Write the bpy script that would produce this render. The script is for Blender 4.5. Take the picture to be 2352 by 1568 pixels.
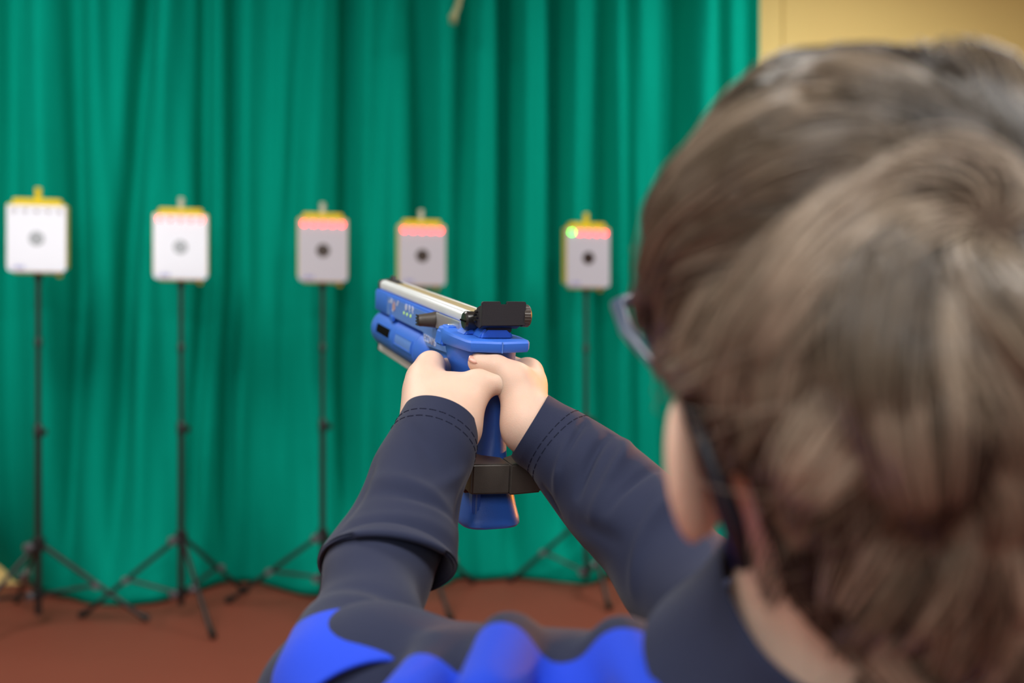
import bpy, bmesh, math, random
import numpy as np
from mathutils import Vector, Matrix

random.seed(7)
rng = np.random.default_rng(7)
for o in list(bpy.data.objects):
    bpy.data.objects.remove(o, do_unlink=True)
SC = bpy.context.scene
COL = SC.collection

# ------------------------------------------------------------------ camera
FPX = 2287.0            # focal length in pixels of a 2352 px wide frame (35 mm lens, 36 mm sensor)
CAMH = 1.15             # camera height in metres
cam_d = bpy.data.cameras.new('camera')
cam = bpy.data.objects.new('camera', cam_d)
COL.objects.link(cam)
cam.location = (0, 0, CAMH)
cam.rotation_euler = (math.radians(90), 0, 0)
cam_d.sensor_width = 36.0
cam_d.lens = FPX / 2352.0 * 36.0
cam_d.clip_start = 0.02
cam_d.dof.use_dof = True
cam_d.dof.focus_distance = 0.80
cam_d.dof.aperture_fstop = 3.8
SC.camera = cam

# ------------------------------------------------------------------ world, lights, exposure
SC.view_settings.view_transform = 'Standard'
SC.view_settings.look = 'None'
SC.view_settings.gamma = 1.0
SC.view_settings.use_curve_mapping = False
SC.view_settings.exposure = -0.72
SC.cycles.max_bounces = 6
SC.cycles.diffuse_bounces = 3
SC.cycles.glossy_bounces = 2
SC.cycles.transmission_bounces = 4
SC.cycles.caustics_reflective = False
SC.cycles.caustics_refractive = False
world = bpy.data.worlds.new('world')
SC.world = world
world.use_nodes = True
world.node_tree.nodes['Background'].inputs[0].default_value = (0.80, 0.88, 1.0, 1)
world.node_tree.nodes['Background'].inputs[1].default_value = 0.25

ROOM_A = math.radians(12.0)        # the hall stands turned a little against the camera
CA, SA = math.cos(ROOM_A), math.sin(ROOM_A)


def room(x, y, z=0.0):
    return Vector((CA * x - SA * y, SA * x + CA * y, z))


def area_light(name, loc, target, sx, sy, power, color):
    d = bpy.data.lights.new(name, 'AREA')
    d.shape = 'RECTANGLE'
    d.size = sx
    d.size_y = sy
    d.energy = power
    d.color = color
    o = bpy.data.objects.new(name, d)
    COL.objects.link(o)
    o.location = loc
    o.rotation_euler = (Vector(target) - Vector(loc)).to_track_quat('-Z', 'Y').to_euler()
    return o


ASSUMED_WIN = (-2.75, -0.15, 1.75, 2.85)    # assumed unseen window in the wall behind the camera: x0, x1, z0, z1 (room coordinates)
WALL_F = -2.6                      # room y of that wall
area_light('assumed_window_light', room((ASSUMED_WIN[0] + ASSUMED_WIN[1]) / 2, WALL_F + 0.12, (ASSUMED_WIN[2] + ASSUMED_WIN[3]) / 2),
           room((ASSUMED_WIN[0] + ASSUMED_WIN[1]) / 2, 3, (ASSUMED_WIN[2] + ASSUMED_WIN[3]) / 2), ASSUMED_WIN[1] - ASSUMED_WIN[0] - 0.1, ASSUMED_WIN[3] - ASSUMED_WIN[2] - 0.1,
           76.0, (0.95, 0.98, 1.0))  # light of the assumed window, unseen behind the camera
CEIL = 3.5
ADDED_PANELS = [(-1.0, -0.8), (1.3, -0.8), (-1.5, 2.7), (2.6, 3.2)]  # panels added for the light bounced off the ceiling
CEILING_POWER = 100.0
ASSUMED_LAMP_POS = Vector((1.55, 2.10, 1.42))  # assumed lamp, unseen, placed for the orange edge on the right hand
ASSUMED_LAMP_POWER = 260.0


def P(px, py, Y):
    """A point of the place at distance Y in front of the lens that is seen at pixel (px, py)."""
    return Vector(((px - 1176.0) / FPX * Y, Y, CAMH - (py - 784.0) / FPX * Y))


# ------------------------------------------------------------------ helpers
def tag(o, label=None, cat=None, group=None, kind=None):
    if label: o['label'] = label
    if cat: o['category'] = cat
    if group: o['group'] = group
    if kind: o['kind'] = kind
    return o


def empty(name, loc=(0, 0, 0), rz=0.0):
    o = bpy.data.objects.new(name, None)
    o.empty_display_size = 0.05
    COL.objects.link(o)
    o.location = loc
    o.rotation_euler = (0, 0, rz)
    return o


def link_mesh(name, me, mat=None, parent=None, smooth=False, angle=None):
    o = bpy.data.objects.new(name, me)
    COL.objects.link(o)
    if mat: me.materials.append(mat)
    if parent: o.parent = parent
    if smooth or angle:
        me.shade_smooth()
        if angle:
            me.set_sharp_from_angle(angle=math.radians(angle))
    return o


def from_np(name, v, f, mat=None, parent=None, smooth=True, angle=None):
    me = bpy.data.meshes.new(name)
    if isinstance(v, np.ndarray): v = v.tolist()
    if isinstance(f, np.ndarray): f = f.tolist()
    me.from_pydata(v, [], f)
    me.update()
    return link_mesh(name, me, mat, parent, smooth, angle)


def from_bm(name, bm, mat=None, parent=None, smooth=False, angle=None, bevel=0.0, seg=2):
    if bevel > 0:
        bmesh.ops.bevel(bm, geom=[e for e in bm.edges], offset=bevel, segments=seg, affect='EDGES', clamp_overlap=True)
    bmesh.ops.recalc_face_normals(bm, faces=bm.faces)
    me = bpy.data.meshes.new(name)
    bm.to_mesh(me)
    bm.free()
    return link_mesh(name, me, mat, parent, smooth, angle)


def bm_box(lo, hi, bm=None):
    bm = bm or bmesh.new()
    x0, y0, z0 = lo
    x1, y1, z1 = hi
    vs = [bm.verts.new(c) for c in [(x0, y0, z0), (x1, y0, z0), (x1, y1, z0), (x0, y1, z0), (x0, y0, z1), (x1, y0, z1), (x1, y1, z1), (x0, y1, z1)]]
    for f in [(3, 2, 1, 0), (4, 5, 6, 7), (0, 1, 5, 4), (1, 2, 6, 5), (2, 3, 7, 6), (3, 0, 4, 7)]:
        bm.faces.new([vs[i] for i in f])
    return bm


def bm_prism(poly, a, b, axis='z', bm=None):
    """Extrude a 2D polygon between a and b along an axis."""
    bm = bm or bmesh.new()
    def mk(p, t):
        if axis == 'z': return (p[0], p[1], t)
        if axis == 'y': return (p[0], t, p[1])
        return (t, p[0], p[1])
    A = [bm.verts.new(mk(p, a)) for p in poly]
    B = [bm.verts.new(mk(p, b)) for p in poly]
    bm.faces.new(A)
    bm.faces.new(B[::-1])
    n = len(poly)
    for i in range(n):
        j = (i + 1) % n
        bm.faces.new([A[j], A[i], B[i], B[j]])
    return bm


def bm_tube(pts, radii, n=12, bm=None, cap=True):
    """Tube through points with a radius at each."""
    bm = bm or bmesh.new()
    pts = [Vector(p) for p in pts]
    if not hasattr(radii, '__len__'): radii = [radii] * len(pts)
    rings = []
    up = None
    for i, p in enumerate(pts):
        t = (pts[min(i + 1, len(pts) - 1)] - pts[max(i - 1, 0)]).normalized()
        if up is None:
            up = Vector((0, 0, 1)) if abs(t.z) < 0.9 else Vector((1, 0, 0))
        e1 = (up - t * up.dot(t)).normalized()
        up = e1
        e2 = t.cross(e1)
        rings.append([bm.verts.new(p + (e1 * math.cos(2 * math.pi * k / n) + e2 * math.sin(2 * math.pi * k / n)) * radii[i]) for k in range(n)])
    for a, b in zip(rings, rings[1:]):
        for k in range(n):
            bm.faces.new([a[k], a[(k + 1) % n], b[(k + 1) % n], b[k]])
    if cap:
        bm.faces.new(rings[0][::-1])
        bm.faces.new(rings[-1])
    return bm


def bm_lathe(prof, n=32, origin=(0, 0, 0), axis=(0, 1, 0), bm=None):
    """prof: list of (t along axis, radius)."""
    bm = bm or bmesh.new()
    ax = Vector(axis).normalized()
    e1 = ax.orthogonal().normalized()
    e2 = ax.cross(e1)
    o = Vector(origin)
    rings = []
    for t, r in prof:
        if r < 1e-7:
            rings.append([bm.verts.new(o + ax * t)])
        else:
            rings.append([bm.verts.new(o + ax * t + (e1 * math.cos(2 * math.pi * k / n) + e2 * math.sin(2 * math.pi * k / n)) * r) for k in range(n)])
    for a, b in zip(rings, rings[1:]):
        if len(a) == 1 and len(b) == 1: continue
        for k in range(n):
            j = (k + 1) % n
            if len(a) == 1: bm.faces.new([a[0], b[j], b[k]])
            elif len(b) == 1: bm.faces.new([a[k], a[j], b[0]])
            else: bm.faces.new([a[k], a[j], b[j], b[k]])
    if len(rings[0]) > 1: bm.faces.new(rings[0][::-1])
    if len(rings[-1]) > 1: bm.faces.new(rings[-1])
    return bm


def copy_tree(o, parent=None):
    c = o.copy()
    COL.objects.link(c)
    c.parent = parent
    for ch in list(o.children):
        copy_tree(ch, c)
    return c


# ------------------------------------------------------------------ materials
def srgb(r, g, b):
    def f(c):
        c /= 255.0
        return c / 12.92 if c <= 0.04045 else ((c + 0.055) / 1.055) ** 2.4
    return (f(r), f(g), f(b), 1.0)


def mat(name, col, rough=0.5, spec=0.5, metal=0.0, var=0.0, vscale=20.0, bump=0.0, bscale=200.0, coat=0.0, sss=0.0,
        sss_rad=(1.0, 0.35, 0.2), sss_scale=0.004, emis=None, estr=0.0, alpha=1.0, trans=0.0, sheen=0.0):
    m = bpy.data.materials.new(name)
    m.use_nodes = True
    nt = m.node_tree
    b = nt.nodes['Principled BSDF']
    b.inputs['Base Color'].default_value = col
    b.inputs['Roughness'].default_value = rough
    b.inputs['Specular IOR Level'].default_value = spec
    b.inputs['Metallic'].default_value = metal
    b.inputs['Coat Weight'].default_value = coat
    b.inputs['Coat Roughness'].default_value = 0.08
    b.inputs['Alpha'].default_value = alpha
    b.inputs['Transmission Weight'].default_value = trans
    if sheen:
        b.inputs['Sheen Weight'].default_value = sheen
        b.inputs['Sheen Roughness'].default_value = 0.4
    if sss:
        b.inputs['Subsurface Weight'].default_value = sss
        b.inputs['Subsurface Radius'].default_value = sss_rad
        b.inputs['Subsurface Scale'].default_value = sss_scale
    if emis:
        b.inputs['Emission Color'].default_value = emis
        b.inputs['Emission Strength'].default_value = estr
    tc = nt.nodes.new('ShaderNodeTexCoord')
    if var > 0:
        n = nt.nodes.new('ShaderNodeTexNoise')
        n.inputs['Scale'].default_value = vscale
        n.inputs['Detail'].default_value = 5
        nt.links.new(tc.outputs['Object'], n.inputs['Vector'])
        mx = nt.nodes.new('ShaderNodeMix')
        mx.data_type = 'RGBA'
        mx.inputs['A'].default_value = tuple(c * (1 - var) for c in col[:3]) + (1,)
        mx.inputs['B'].default_value = tuple(min(1, c * (1 + var)) for c in col[:3]) + (1,)
        nt.links.new(n.outputs['Fac'], mx.inputs['Factor'])
        nt.links.new(mx.outputs['Result'], b.inputs['Base Color'])
    if bump > 0:
        n2 = nt.nodes.new('ShaderNodeTexNoise')
        n2.inputs['Scale'].default_value = bscale
        n2.inputs['Detail'].default_value = 3
        nt.links.new(tc.outputs['Object'], n2.inputs['Vector'])
        bp = nt.nodes.new('ShaderNodeBump')
        bp.inputs['Strength'].default_value = bump
        bp.inputs['Distance'].default_value = 0.001
        nt.links.new(n2.outputs['Fac'], bp.inputs['Height'])
        nt.links.new(bp.outputs['Normal'], b.inputs['Normal'])
    return m


M = {}
M['floor'] = mat('brick_red_floor', srgb(134, 68, 52), 0.6, 0.35, var=0.08, vscale=3.0, bump=0.15, bscale=60)
M['wall_yellow'] = mat('yellow_wall_paint', srgb(255, 228, 150), 0.8, 0.2, var=0.04, vscale=1.5)
M['wall_pale'] = mat('pale_wall_paint', srgb(165, 158, 145), 0.85, 0.2, var=0.03, vscale=2)
M['ceiling'] = mat('white_ceiling', srgb(205, 204, 198), 0.9, 0.1, var=0.02)
M['curtain'] = mat('green_curtain_cloth', srgb(0, 160, 138), 0.9, 0.06, var=0.05, vscale=6, bump=0.25, bscale=900)
M['tyellow'] = mat('yellow_plastic', srgb(238, 212, 0), 0.45, 0.4, var=0.03)
M['twhite'] = mat('glossy_white_panel', srgb(208, 211, 224), 0.30, 0.5, coat=1.0)
M['twhite'].node_tree.nodes['Principled BSDF'].inputs['Coat IOR'].default_value = 1.7
M['tdark'] = mat('dark_aiming_mark', srgb(52, 40, 38), 0.30, 0.5, coat=1.0)
M['tdark'].node_tree.nodes['Principled BSDF'].inputs['Coat IOR'].default_value = 1.7
M['tblue'] = mat('pale_blue_print', srgb(150, 155, 215), 0.3, 0.5)
M['led_red'] = mat('red_led', srgb(255, 60, 60), 0.3, emis=(1.0, 0.02, 0.02, 1), estr=22.0)
M['led_green'] = mat('green_led', srgb(60, 255, 60), 0.3, emis=(0.05, 1.0, 0.05, 1), estr=22.0)
M['led_off'] = mat('unlit_led', srgb(215, 215, 222), 0.2)
M['spigot'] = mat('pale_metal_spigot', srgb(215, 215, 195), 0.35, 0.5, metal=0.4)
M['stand'] = mat('black_stand_tube', srgb(26, 26, 28), 0.4, 0.5, var=0.1)
M['knob'] = mat('grey_knob', srgb(96, 96, 104), 0.35, 0.6)
M['tape'] = mat('silver_tape', srgb(175, 180, 178), 0.3, 0.5, metal=0.5)
M['gunblue'] = mat('blue_plastic', srgb(56, 115, 224), 0.42, 0.45, var=0.05, vscale=40, bump=0.12, bscale=900)
M['gunblue_lit'] = mat('lit_blue_plastic', srgb(98, 142, 222), 0.45, 0.4, var=0.03)  # paler copy of the blue plastic, side light painted in
M['alu'] = mat('anodised_aluminium', srgb(236, 240, 242), 0.38, 0.5, metal=0.15, var=0.03, vscale=60)
M['tan'] = mat('tan_rail_insert', srgb(165, 152, 116), 0.5, 0.4, var=0.05, vscale=50)
M['black'] = mat('matt_black_metal', srgb(46, 46, 51), 0.5, 0.4, bump=0.2, bscale=1600)
M['blackgloss'] = mat('satin_black_screw', srgb(34, 32, 31), 0.28, 0.5)
M['rubber'] = mat('dark_rubber', srgb(68, 63, 58), 0.42, 0.5, var=0.12, vscale=120, bump=0.15, bscale=900)
M['steel'] = mat('brushed_steel', srgb(196, 202, 206), 0.36, 0.5, metal=0.6, var=0.06, vscale=90)
M['dark'] = mat('dark_recess', srgb(6, 6, 7), 0.8, 0.05)
M['print'] = mat('pale_print', srgb(205, 218, 242), 0.5, 0.3)
M['print_warm'] = mat('flame_print', srgb(200, 165, 160), 0.5, 0.3)
M['gled'] = mat('yellow_green_led', srgb(190, 230, 90), 0.3, emis=(0.55, 0.9, 0.12, 1), estr=0.8)
M['skin'] = mat('skin', srgb(224, 190, 170), 0.5, 0.35, var=0.05, vscale=45, bump=0.18, bscale=1100, sss=0.25, sss_scale=0.006)
M['nail'] = mat('fingernail', srgb(214, 160, 142), 0.3, 0.5)
M['navy'] = mat('navy_fleece', srgb(40, 46, 70), 0.8, 0.2, var=0.10, vscale=60, bump=0.35, bscale=2200, sheen=0.12)
M['stitch'] = mat('navy_thread', srgb(22, 26, 48), 0.8, 0.2)
M['trousers'] = mat('dark_trousers', srgb(34, 36, 46), 0.85, 0.2, var=0.06)
M['shoe'] = mat('grey_shoe', srgb(90, 92, 98), 0.6, 0.3)
M['shoe_sole'] = mat('white_sole', srgb(210, 210, 205), 0.6, 0.3)
M['frame'] = mat('blue_grey_spectacle_frame', srgb(74, 88, 114), 0.3, 0.5, var=0.1, vscale=60)
M['frame_tip'] = mat('dark_navy_temple_tip', srgb(14, 16, 30), 0.4, 0.5)
M['lens'] = mat('spectacle_lens', (0.62, 0.55, 0.52, 1), 0.03, 0.5, trans=0.9)
M['cord'] = mat('pale_rope', srgb(176, 184, 140), 0.8, 0.2, var=0.15, vscale=80)
M['panel_glow'] = mat('added_panel_diffuser', (1, 1, 1, 1), 0.6, emis=(1.0, 0.97, 0.92, 1), estr=3.0)
M['warmglow'] = mat('assumed_lamp_bulb', (1, 0.9, 0.75, 1), 0.5, emis=(1.0, 0.55, 0.16, 1), estr=4.0)  # bulb glow of the assumed unseen lamp
M['white'] = mat('white_paint', srgb(235, 235, 232), 0.5, 0.4)
M['glass'] = mat('window_glass', (1, 1, 1, 1), 0.0, 0.5, trans=1.0)


def mat_hair():
    m = mat('brown_hair', srgb(112, 88, 66), 0.24, 1.0)
    nt = m.node_tree
    b = nt.nodes['Principled BSDF']
    at = nt.nodes.new('ShaderNodeAttribute')
    at.attribute_name = 'tone'
    rp = nt.nodes.new('ShaderNodeValToRGB')
    rp.color_ramp.elements[0].color = srgb(44, 38, 33)
    rp.color_ramp.elements[1].color = srgb(204, 186, 166)
    e = rp.color_ramp.elements.new(0.5)
    e.color = srgb(128, 115, 98)
    nt.links.new(at.outputs['Fac'], rp.inputs['Fac'])
    nt.links.new(rp.outputs['Color'], b.inputs['Base Color'])
    return m


def mat_jacket():
    """Navy cloth with sewn royal-blue panels; the panel edge is a stored signed distance on the cloth."""
    m = mat('navy_and_blue_jacket', srgb(40, 46, 70), 0.8, 0.2, bump=0.3, bscale=2200, sheen=0.12)
    nt = m.node_tree
    b = nt.nodes['Principled BSDF']
    at = nt.nodes.new('ShaderNodeAttribute')
    at.attribute_name = 'panel'
    mr = nt.nodes.new('ShaderNodeMapRange')
    mr.inputs['From Min'].default_value = -0.0006
    mr.inputs['From Max'].default_value = 0.0006
    mx = nt.nodes.new('ShaderNodeMix')
    mx.data_type = 'RGBA'
    mx.inputs['A'].default_value = srgb(40, 46, 70)
    mx.inputs['B'].default_value = srgb(36, 74, 220)
    nt.links.new(at.outputs['Fac'], mr.inputs['Value'])
    nt.links.new(mr.outputs['Result'], mx.inputs['Factor'])
    nt.links.new(mx.outputs['Result'], b.inputs['Base Color'])
    return m


M['hair'] = mat_hair()
M['hair_under'] = mat('brown_hair_under_layer', srgb(74, 62, 53), 0.9, 0.05)
M['jacket'] = mat_jacket()


# ------------------------------------------------------------------ distance-field modelling
def v3(p): return np.array(p, dtype=np.float32)


def cone(p, a, b, ra, rb):
    a = v3(a); b = v3(b)
    ab = b - a
    t = np.clip(((p - a) @ ab) / max(float(ab @ ab), 1e-12), 0, 1)
    q = p - a - t[:, None] * ab
    return np.sqrt((q * q).sum(1)) - (ra + t * (rb - ra))


def ellip(p, c, r, rot=None):
    q = p - v3(c)
    if rot is not None: q = q @ np.array(rot, dtype=np.float32)      # columns of rot = local axes
    r = v3(r)
    k0 = np.sqrt(((q / r) ** 2).sum(1))
    k1 = np.sqrt(((q / (r * r)) ** 2).sum(1))
    return k0 * (k0 - 1.0) / np.maximum(k1, 1e-6)


def smin(a, b, k):
    h = np.maximum(k - np.abs(a - b), 0) / k
    return np.minimum(a, b) - h * h * k * 0.25


def smax(a, b, k): return -smin(-a, -b, k)


def sdf_mesh(fn, lo, hi, h, project=2):
    lo = np.array(lo, dtype=np.float64); hi = np.array(hi, dtype=np.float64)
    n = np.maximum(np.ceil((hi - lo) / h).astype(int) + 1, 3)
    ax = [(lo[i] + h * np.arange(n[i])).astype(np.float32) for i in range(3)]
    D = np.empty(tuple(n), dtype=np.float32)
    YZ = np.stack(np.meshgrid(ax[1], ax[2], indexing='ij'), -1).reshape(-1, 2)
    step = max(1, int(400000 / len(YZ)))
    for i in range(0, n[0], step):
        xs = ax[0][i:i + step]
        pts = np.concatenate([np.repeat(xs, len(YZ))[:, None], np.tile(YZ, (len(xs), 1))], 1)
        D[i:i + step] = fn(pts).reshape(len(xs), n[1], n[2])
    S = D < 0
    c = [n[0] - 1, n[1] - 1, n[2] - 1]
    cnt = np.zeros(c, dtype=np.int8)
    acc = np.zeros(c + [3], dtype=np.float32)
    offs = [(i, j, k) for i in (0, 1) for j in (0, 1) for k in (0, 1)]
    sl = lambda o: tuple(slice(o[q], o[q] + c[q]) for q in range(3))
    for a in offs:
        for q in range(3):
            if a[q] == 0:
                b = list(a); b[q] = 1
                da, db = D[sl(a)], D[sl(b)]
                m = S[sl(a)] != S[sl(b)]
                t = np.where(m, da / np.where(m, da - db, 1), 0)
                for w in range(3):
                    acc[..., w] += np.where(m, a[w] + (t if w == q else 0), 0)
                cnt += m
    act = cnt > 0
    idx = -np.ones(c, dtype=np.int64)
    idx[act] = np.arange(act.sum())
    ijk = np.argwhere(act)
    V = (lo + h * (ijk + acc[act] / cnt[act][:, None])).astype(np.float32)
    F = []
    for q in range(3):
        r, s = (q + 1) % 3, (q + 2) % 3
        A = [slice(None)] * 3; B = [slice(None)] * 3
        A[q] = slice(0, n[q] - 1); B[q] = slice(1, n[q])
        for w in (r, s):
            A[w] = slice(1, n[w] - 1); B[w] = slice(1, n[w] - 1)
        Sa, Sb = S[tuple(A)], S[tuple(B)]
        e = np.argwhere(Sa != Sb)
        flip = Sa[Sa != Sb]
        e[:, r] += 1; e[:, s] += 1
        quad = []
        for dr, ds in ((0, 0), (-1, 0), (-1, -1), (0, -1)):
            g = e.copy(); g[:, r] += dr; g[:, s] += ds
            quad.append(idx[g[:, 0], g[:, 1], g[:, 2]])
        quad = np.stack(quad, 1)
        quad[~flip] = quad[~flip][:, ::-1]
        F.append(quad)
    F = np.concatenate(F)
    F = F[(F >= 0).all(1)]
    for _ in range(project):
        d0 = fn(V)
        g = np.zeros_like(V)
        ep = np.float32(h * 0.3)
        for w in range(3):
            dv = np.zeros(3, dtype=np.float32); dv[w] = ep
            g[:, w] = (fn(V + dv) - fn(V - dv)) / (2 * ep)
        g /= np.maximum(np.linalg.norm(g, axis=1, keepdims=True), 1e-6)
        V = V - g * np.clip(d0, -h, h)[:, None]
    return V, F


def join_np(parts):
    V, F, o = [], [], 0
    for v, f in parts:
        V.append(v); F.append(f + o); o += len(v)
    return np.concatenate(V), np.concatenate(F)


# ================================================================== THE SETTING
RX0, RX1, RY1 = -4.2, 5.4, 5.10


def room_box(name, lo, hi, m):
    o = from_bm(name, bm_box(lo, hi), m)
    o.rotation_euler = (0, 0, ROOM_A)
    tag(o, kind='structure')
    return o


room_box('floor', (RX0, WALL_F, -0.1), (RX1, RY1, 0.0), M['floor'])
room_box('ceiling', (RX0, WALL_F, CEIL), (RX1, RY1, CEIL + 0.1), M['ceiling'])
room_box('wall_left', (RX0 - 0.15, WALL_F, 0), (RX0, RY1, CEIL), M['wall_pale'])
room_box('wall_right', (RX1, WALL_F, 0), (RX1 + 0.15, RY1, CEIL), M['wall_pale'])
# back wall: plaster panels, the joint between two boards shows above the head
wb = empty('wall_back', room(0, 0, 0), ROOM_A)
tag(wb, kind='structure')
for x0, x1 in ((RX0, -1.0), (-0.994, 1.5), (1.506, 2.62), (2.626, RX1)):
    from_bm('wall_board', bm_box((x0, RY1, 0), (x1, RY1 + 0.15, CEIL)), M['wall_yellow'], wb, bevel=0.004)
# wall behind the camera with the assumed window opening
wf = bmesh.new()
bm_box((RX0, WALL_F - 0.2, 0), (ASSUMED_WIN[0], WALL_F, CEIL), wf)
bm_box((ASSUMED_WIN[1], WALL_F - 0.2, 0), (RX1, WALL_F, CEIL), wf)
bm_box((ASSUMED_WIN[0], WALL_F - 0.2, 0), (ASSUMED_WIN[1], WALL_F, ASSUMED_WIN[2]), wf)
bm_box((ASSUMED_WIN[0], WALL_F - 0.2, ASSUMED_WIN[3]), (ASSUMED_WIN[1], WALL_F, CEIL), wf)
o = from_bm('wall_front', wf, M['wall_pale'])
o.rotation_euler = (0, 0, ROOM_A)
tag(o, kind='structure')
w1 = empty('assumed_window_1', room(0, 0, 0), ROOM_A)  # assumed window, unseen, added for the glare on the two left targets
tag(w1, kind='structure')
for k, x in enumerate(np.linspace(ASSUMED_WIN[0], ASSUMED_WIN[1] - 0.07, 4)):
    from_bm('window_frame', bm_box((x, WALL_F - 0.12, ASSUMED_WIN[2]), (x + 0.07, WALL_F - 0.04, ASSUMED_WIN[3])), M['white'], w1, bevel=0.006)
for z in (ASSUMED_WIN[2], ASSUMED_WIN[3] - 0.07):
    from_bm('window_frame', bm_box((ASSUMED_WIN[0] + 0.07, WALL_F - 0.12, z), (ASSUMED_WIN[1] - 0.07, WALL_F - 0.04, z + 0.07)), M['white'], w1)
from_bm('window_sill', bm_box((ASSUMED_WIN[0] - 0.1, WALL_F - 0.05, ASSUMED_WIN[2] - 0.05), (ASSUMED_WIN[1] + 0.1, WALL_F + 0.2, ASSUMED_WIN[2] - 0.005)), M['white'], w1, bevel=0.01)
xs = np.linspace(ASSUMED_WIN[0], ASSUMED_WIN[1] - 0.07, 4)
for k in range(3):
    from_bm('pane', bm_box((xs[k] + 0.07, WALL_F - 0.085, ASSUMED_WIN[2] + 0.07), (xs[k + 1], WALL_F - 0.08, ASSUMED_WIN[3] - 0.07)), M['glass'], w1)

# added unseen ceiling panels in place of bounced flash (each one a housing with a glowing diffuser and its light)
names = ['over the targets on the window side', 'nearest the camera on the window side', 'nearest the camera on the right', 'over the targets on the right']
for k, (x, y) in enumerate(ADDED_PANELS):
    t = empty('added_ceiling_panel', room(x, y, CEIL), ROOM_A)
    tag(t, 'added unseen ceiling light panel, ' + ['left one nearer the camera', 'right one nearer the camera', 'left one nearer the curtain', 'right one nearer the curtain'][k], 'ceiling light', 'added ceiling light panels')
    from_bm('housing', bm_box((-0.62, -0.62, -0.06), (0.62, 0.62, -0.0005)), M['white'], t, bevel=0.01)
    from_bm('diffuser', bm_box((-0.58, -0.58, -0.066), (0.58, 0.58, -0.061)), M['panel_glow'], t)
    l = area_light('added_panel_light', room(x, y, CEIL - 0.075), room(x, y, 0), 1.14, 1.14, CEILING_POWER, (1.0, 0.965, 0.92))

# ------------------------------------------------------------------ curtain
NX, NZ = 620, 60
CX0, CX1, CZ1 = -2.75, 2.30, 3.2
# folds: (px at top of photo, px at mid, px near the hem, width, depth)
FOLDS = [(30, 10, 20, .07, .05), (168, 178, 150, .05, .06), (255, 230, 225, .05, .025), (350, 288, 262, .05, .07), (470, 462, 430, .035, .045),
         (535, 530, 505, .035, .05), (618, 600, 590, .06, .02), (705, 655, 640, .05, .035), (805, 800, 790, .05, .075), (880, 850, 870, .03, .025),
         (960, 975, 985, .06, .075), (1075, 1050, 1055, .05, .06), (1170, 1172, 1175, .045, .08), (1290, 1285, 1290, .045, .075),
         (1395, 1390, 1400, .045, .065), (1450, 1452, 1460, .03, .03), (1570, 1560, 1555, .065, .10), (1665, 1670, 1680, .03, .05), (1735, 1740, 1745, .03, .05),
         (-90, -100, -90, .06, .06), (-190, -190, -200, .07, .05), (-300, -310, -310, .06, .06), (-420, -415, -420, .07, .05)]


def curtain_base(x):
    """room-y of the curtain line; it hangs a little nearer at its left end"""
    return 4.74 + 0.04 * np.sin(1.3 * x + 0.4)


def px_to_curtain(px, z):
    # room x at which a given photo column meets the curtain plane (depth ~4.7)
    k = (px - 1176.0) / FPX
    y = 4.70
    # world (k*Y, Y): room x = CA*k*Y + SA*Y, room y = -SA*k*Y + CA*Y
    Y = y / (CA - SA * k)
    return CA * k * Y + SA * Y


xs = np.linspace(CX0, CX1, NX)
zs = np.linspace(0, 1, NZ) ** 1.15
XX, ZZ = np.meshgrid(xs, zs)                       # NZ x NX
ztop = 2.75
depth = np.zeros_like(XX)
for (a, b, c, w, dp) in FOLDS:
    xa, xb, xc = px_to_curtain(a, 0), px_to_curtain(b, 0), px_to_curtain(c, 0)
    t = ZZ
    cx = np.where(t > 0.45, xb + (xa - xb) * (t - 0.45) / 0.55, xc + (xb - xc) * t / 0.45)
    u = (XX - cx) / w
    depth += 1.7 * dp * (np.exp(-u * u) - 0.55 * np.exp(-((u - 1.9) / 1.1) ** 2))
    
for (fx, am, ph, sl) in ((31, .008, 0.3, .6), (47, .005, 1.9, -.5), (71, .0035, 4.0, .9), (19, .010, 2.2, .25)):
    depth += am * np.sin(fx * (XX + sl * 0.12 * ZZ) + ph + 1.5 * np.sin(2.3 * XX + 3 * ZZ))
depth += 0.012 * (1 - ZZ) ** 2 * np.sin(23 * XX + 7 * ZZ)
hem = 0.004 + 0.012 * (np.sin(9 * xs) + 1) * 0.5
# the foot of the cloth wanders on the floor: some waves are pushed forward, some stay back
HEM = [(-500, 1345), (-250, 1335), (0, 1338), (60, 1345), (120, 1372), (250, 1396), (370, 1388), (450, 1362), (520, 1340), (580, 1336), (630, 1352), (700, 1372), (760, 1374), (840, 1350), (920, 1342),
       (1005, 1352), (1040, 1340), (1062, 1326), (1085, 1338), (1130, 1336), (1220, 1330), (1330, 1346), (1380, 1338), (1440, 1312), (1560, 1312), (1700, 1312), (1900, 1312)]
hx, hy = [], []
for a_, b_ in HEM:
    Yh = CAMH * FPX / (b_ - 784.0)
    Xh = (a_ - 1176.0) / FPX * Yh
    hx.append(CA * Xh + SA * Yh)
    hy.append(-SA * Xh + CA * Yh)
foot = np.interp(xs, hx, hy)
ker = np.ones(13) / 13
foot = np.convolve(np.pad(foot, 6, mode='edge'), ker, mode='valid')
wgt = np.exp(-(ZZ / 0.13) ** 1.3)
YY = (curtain_base(XX) + depth) * (1 - wgt) + foot[None, :] * wgt + depth * 0.15 * wgt
Zc = hem[None, :] * (1 - ZZ) + ZZ * CZ1
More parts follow.
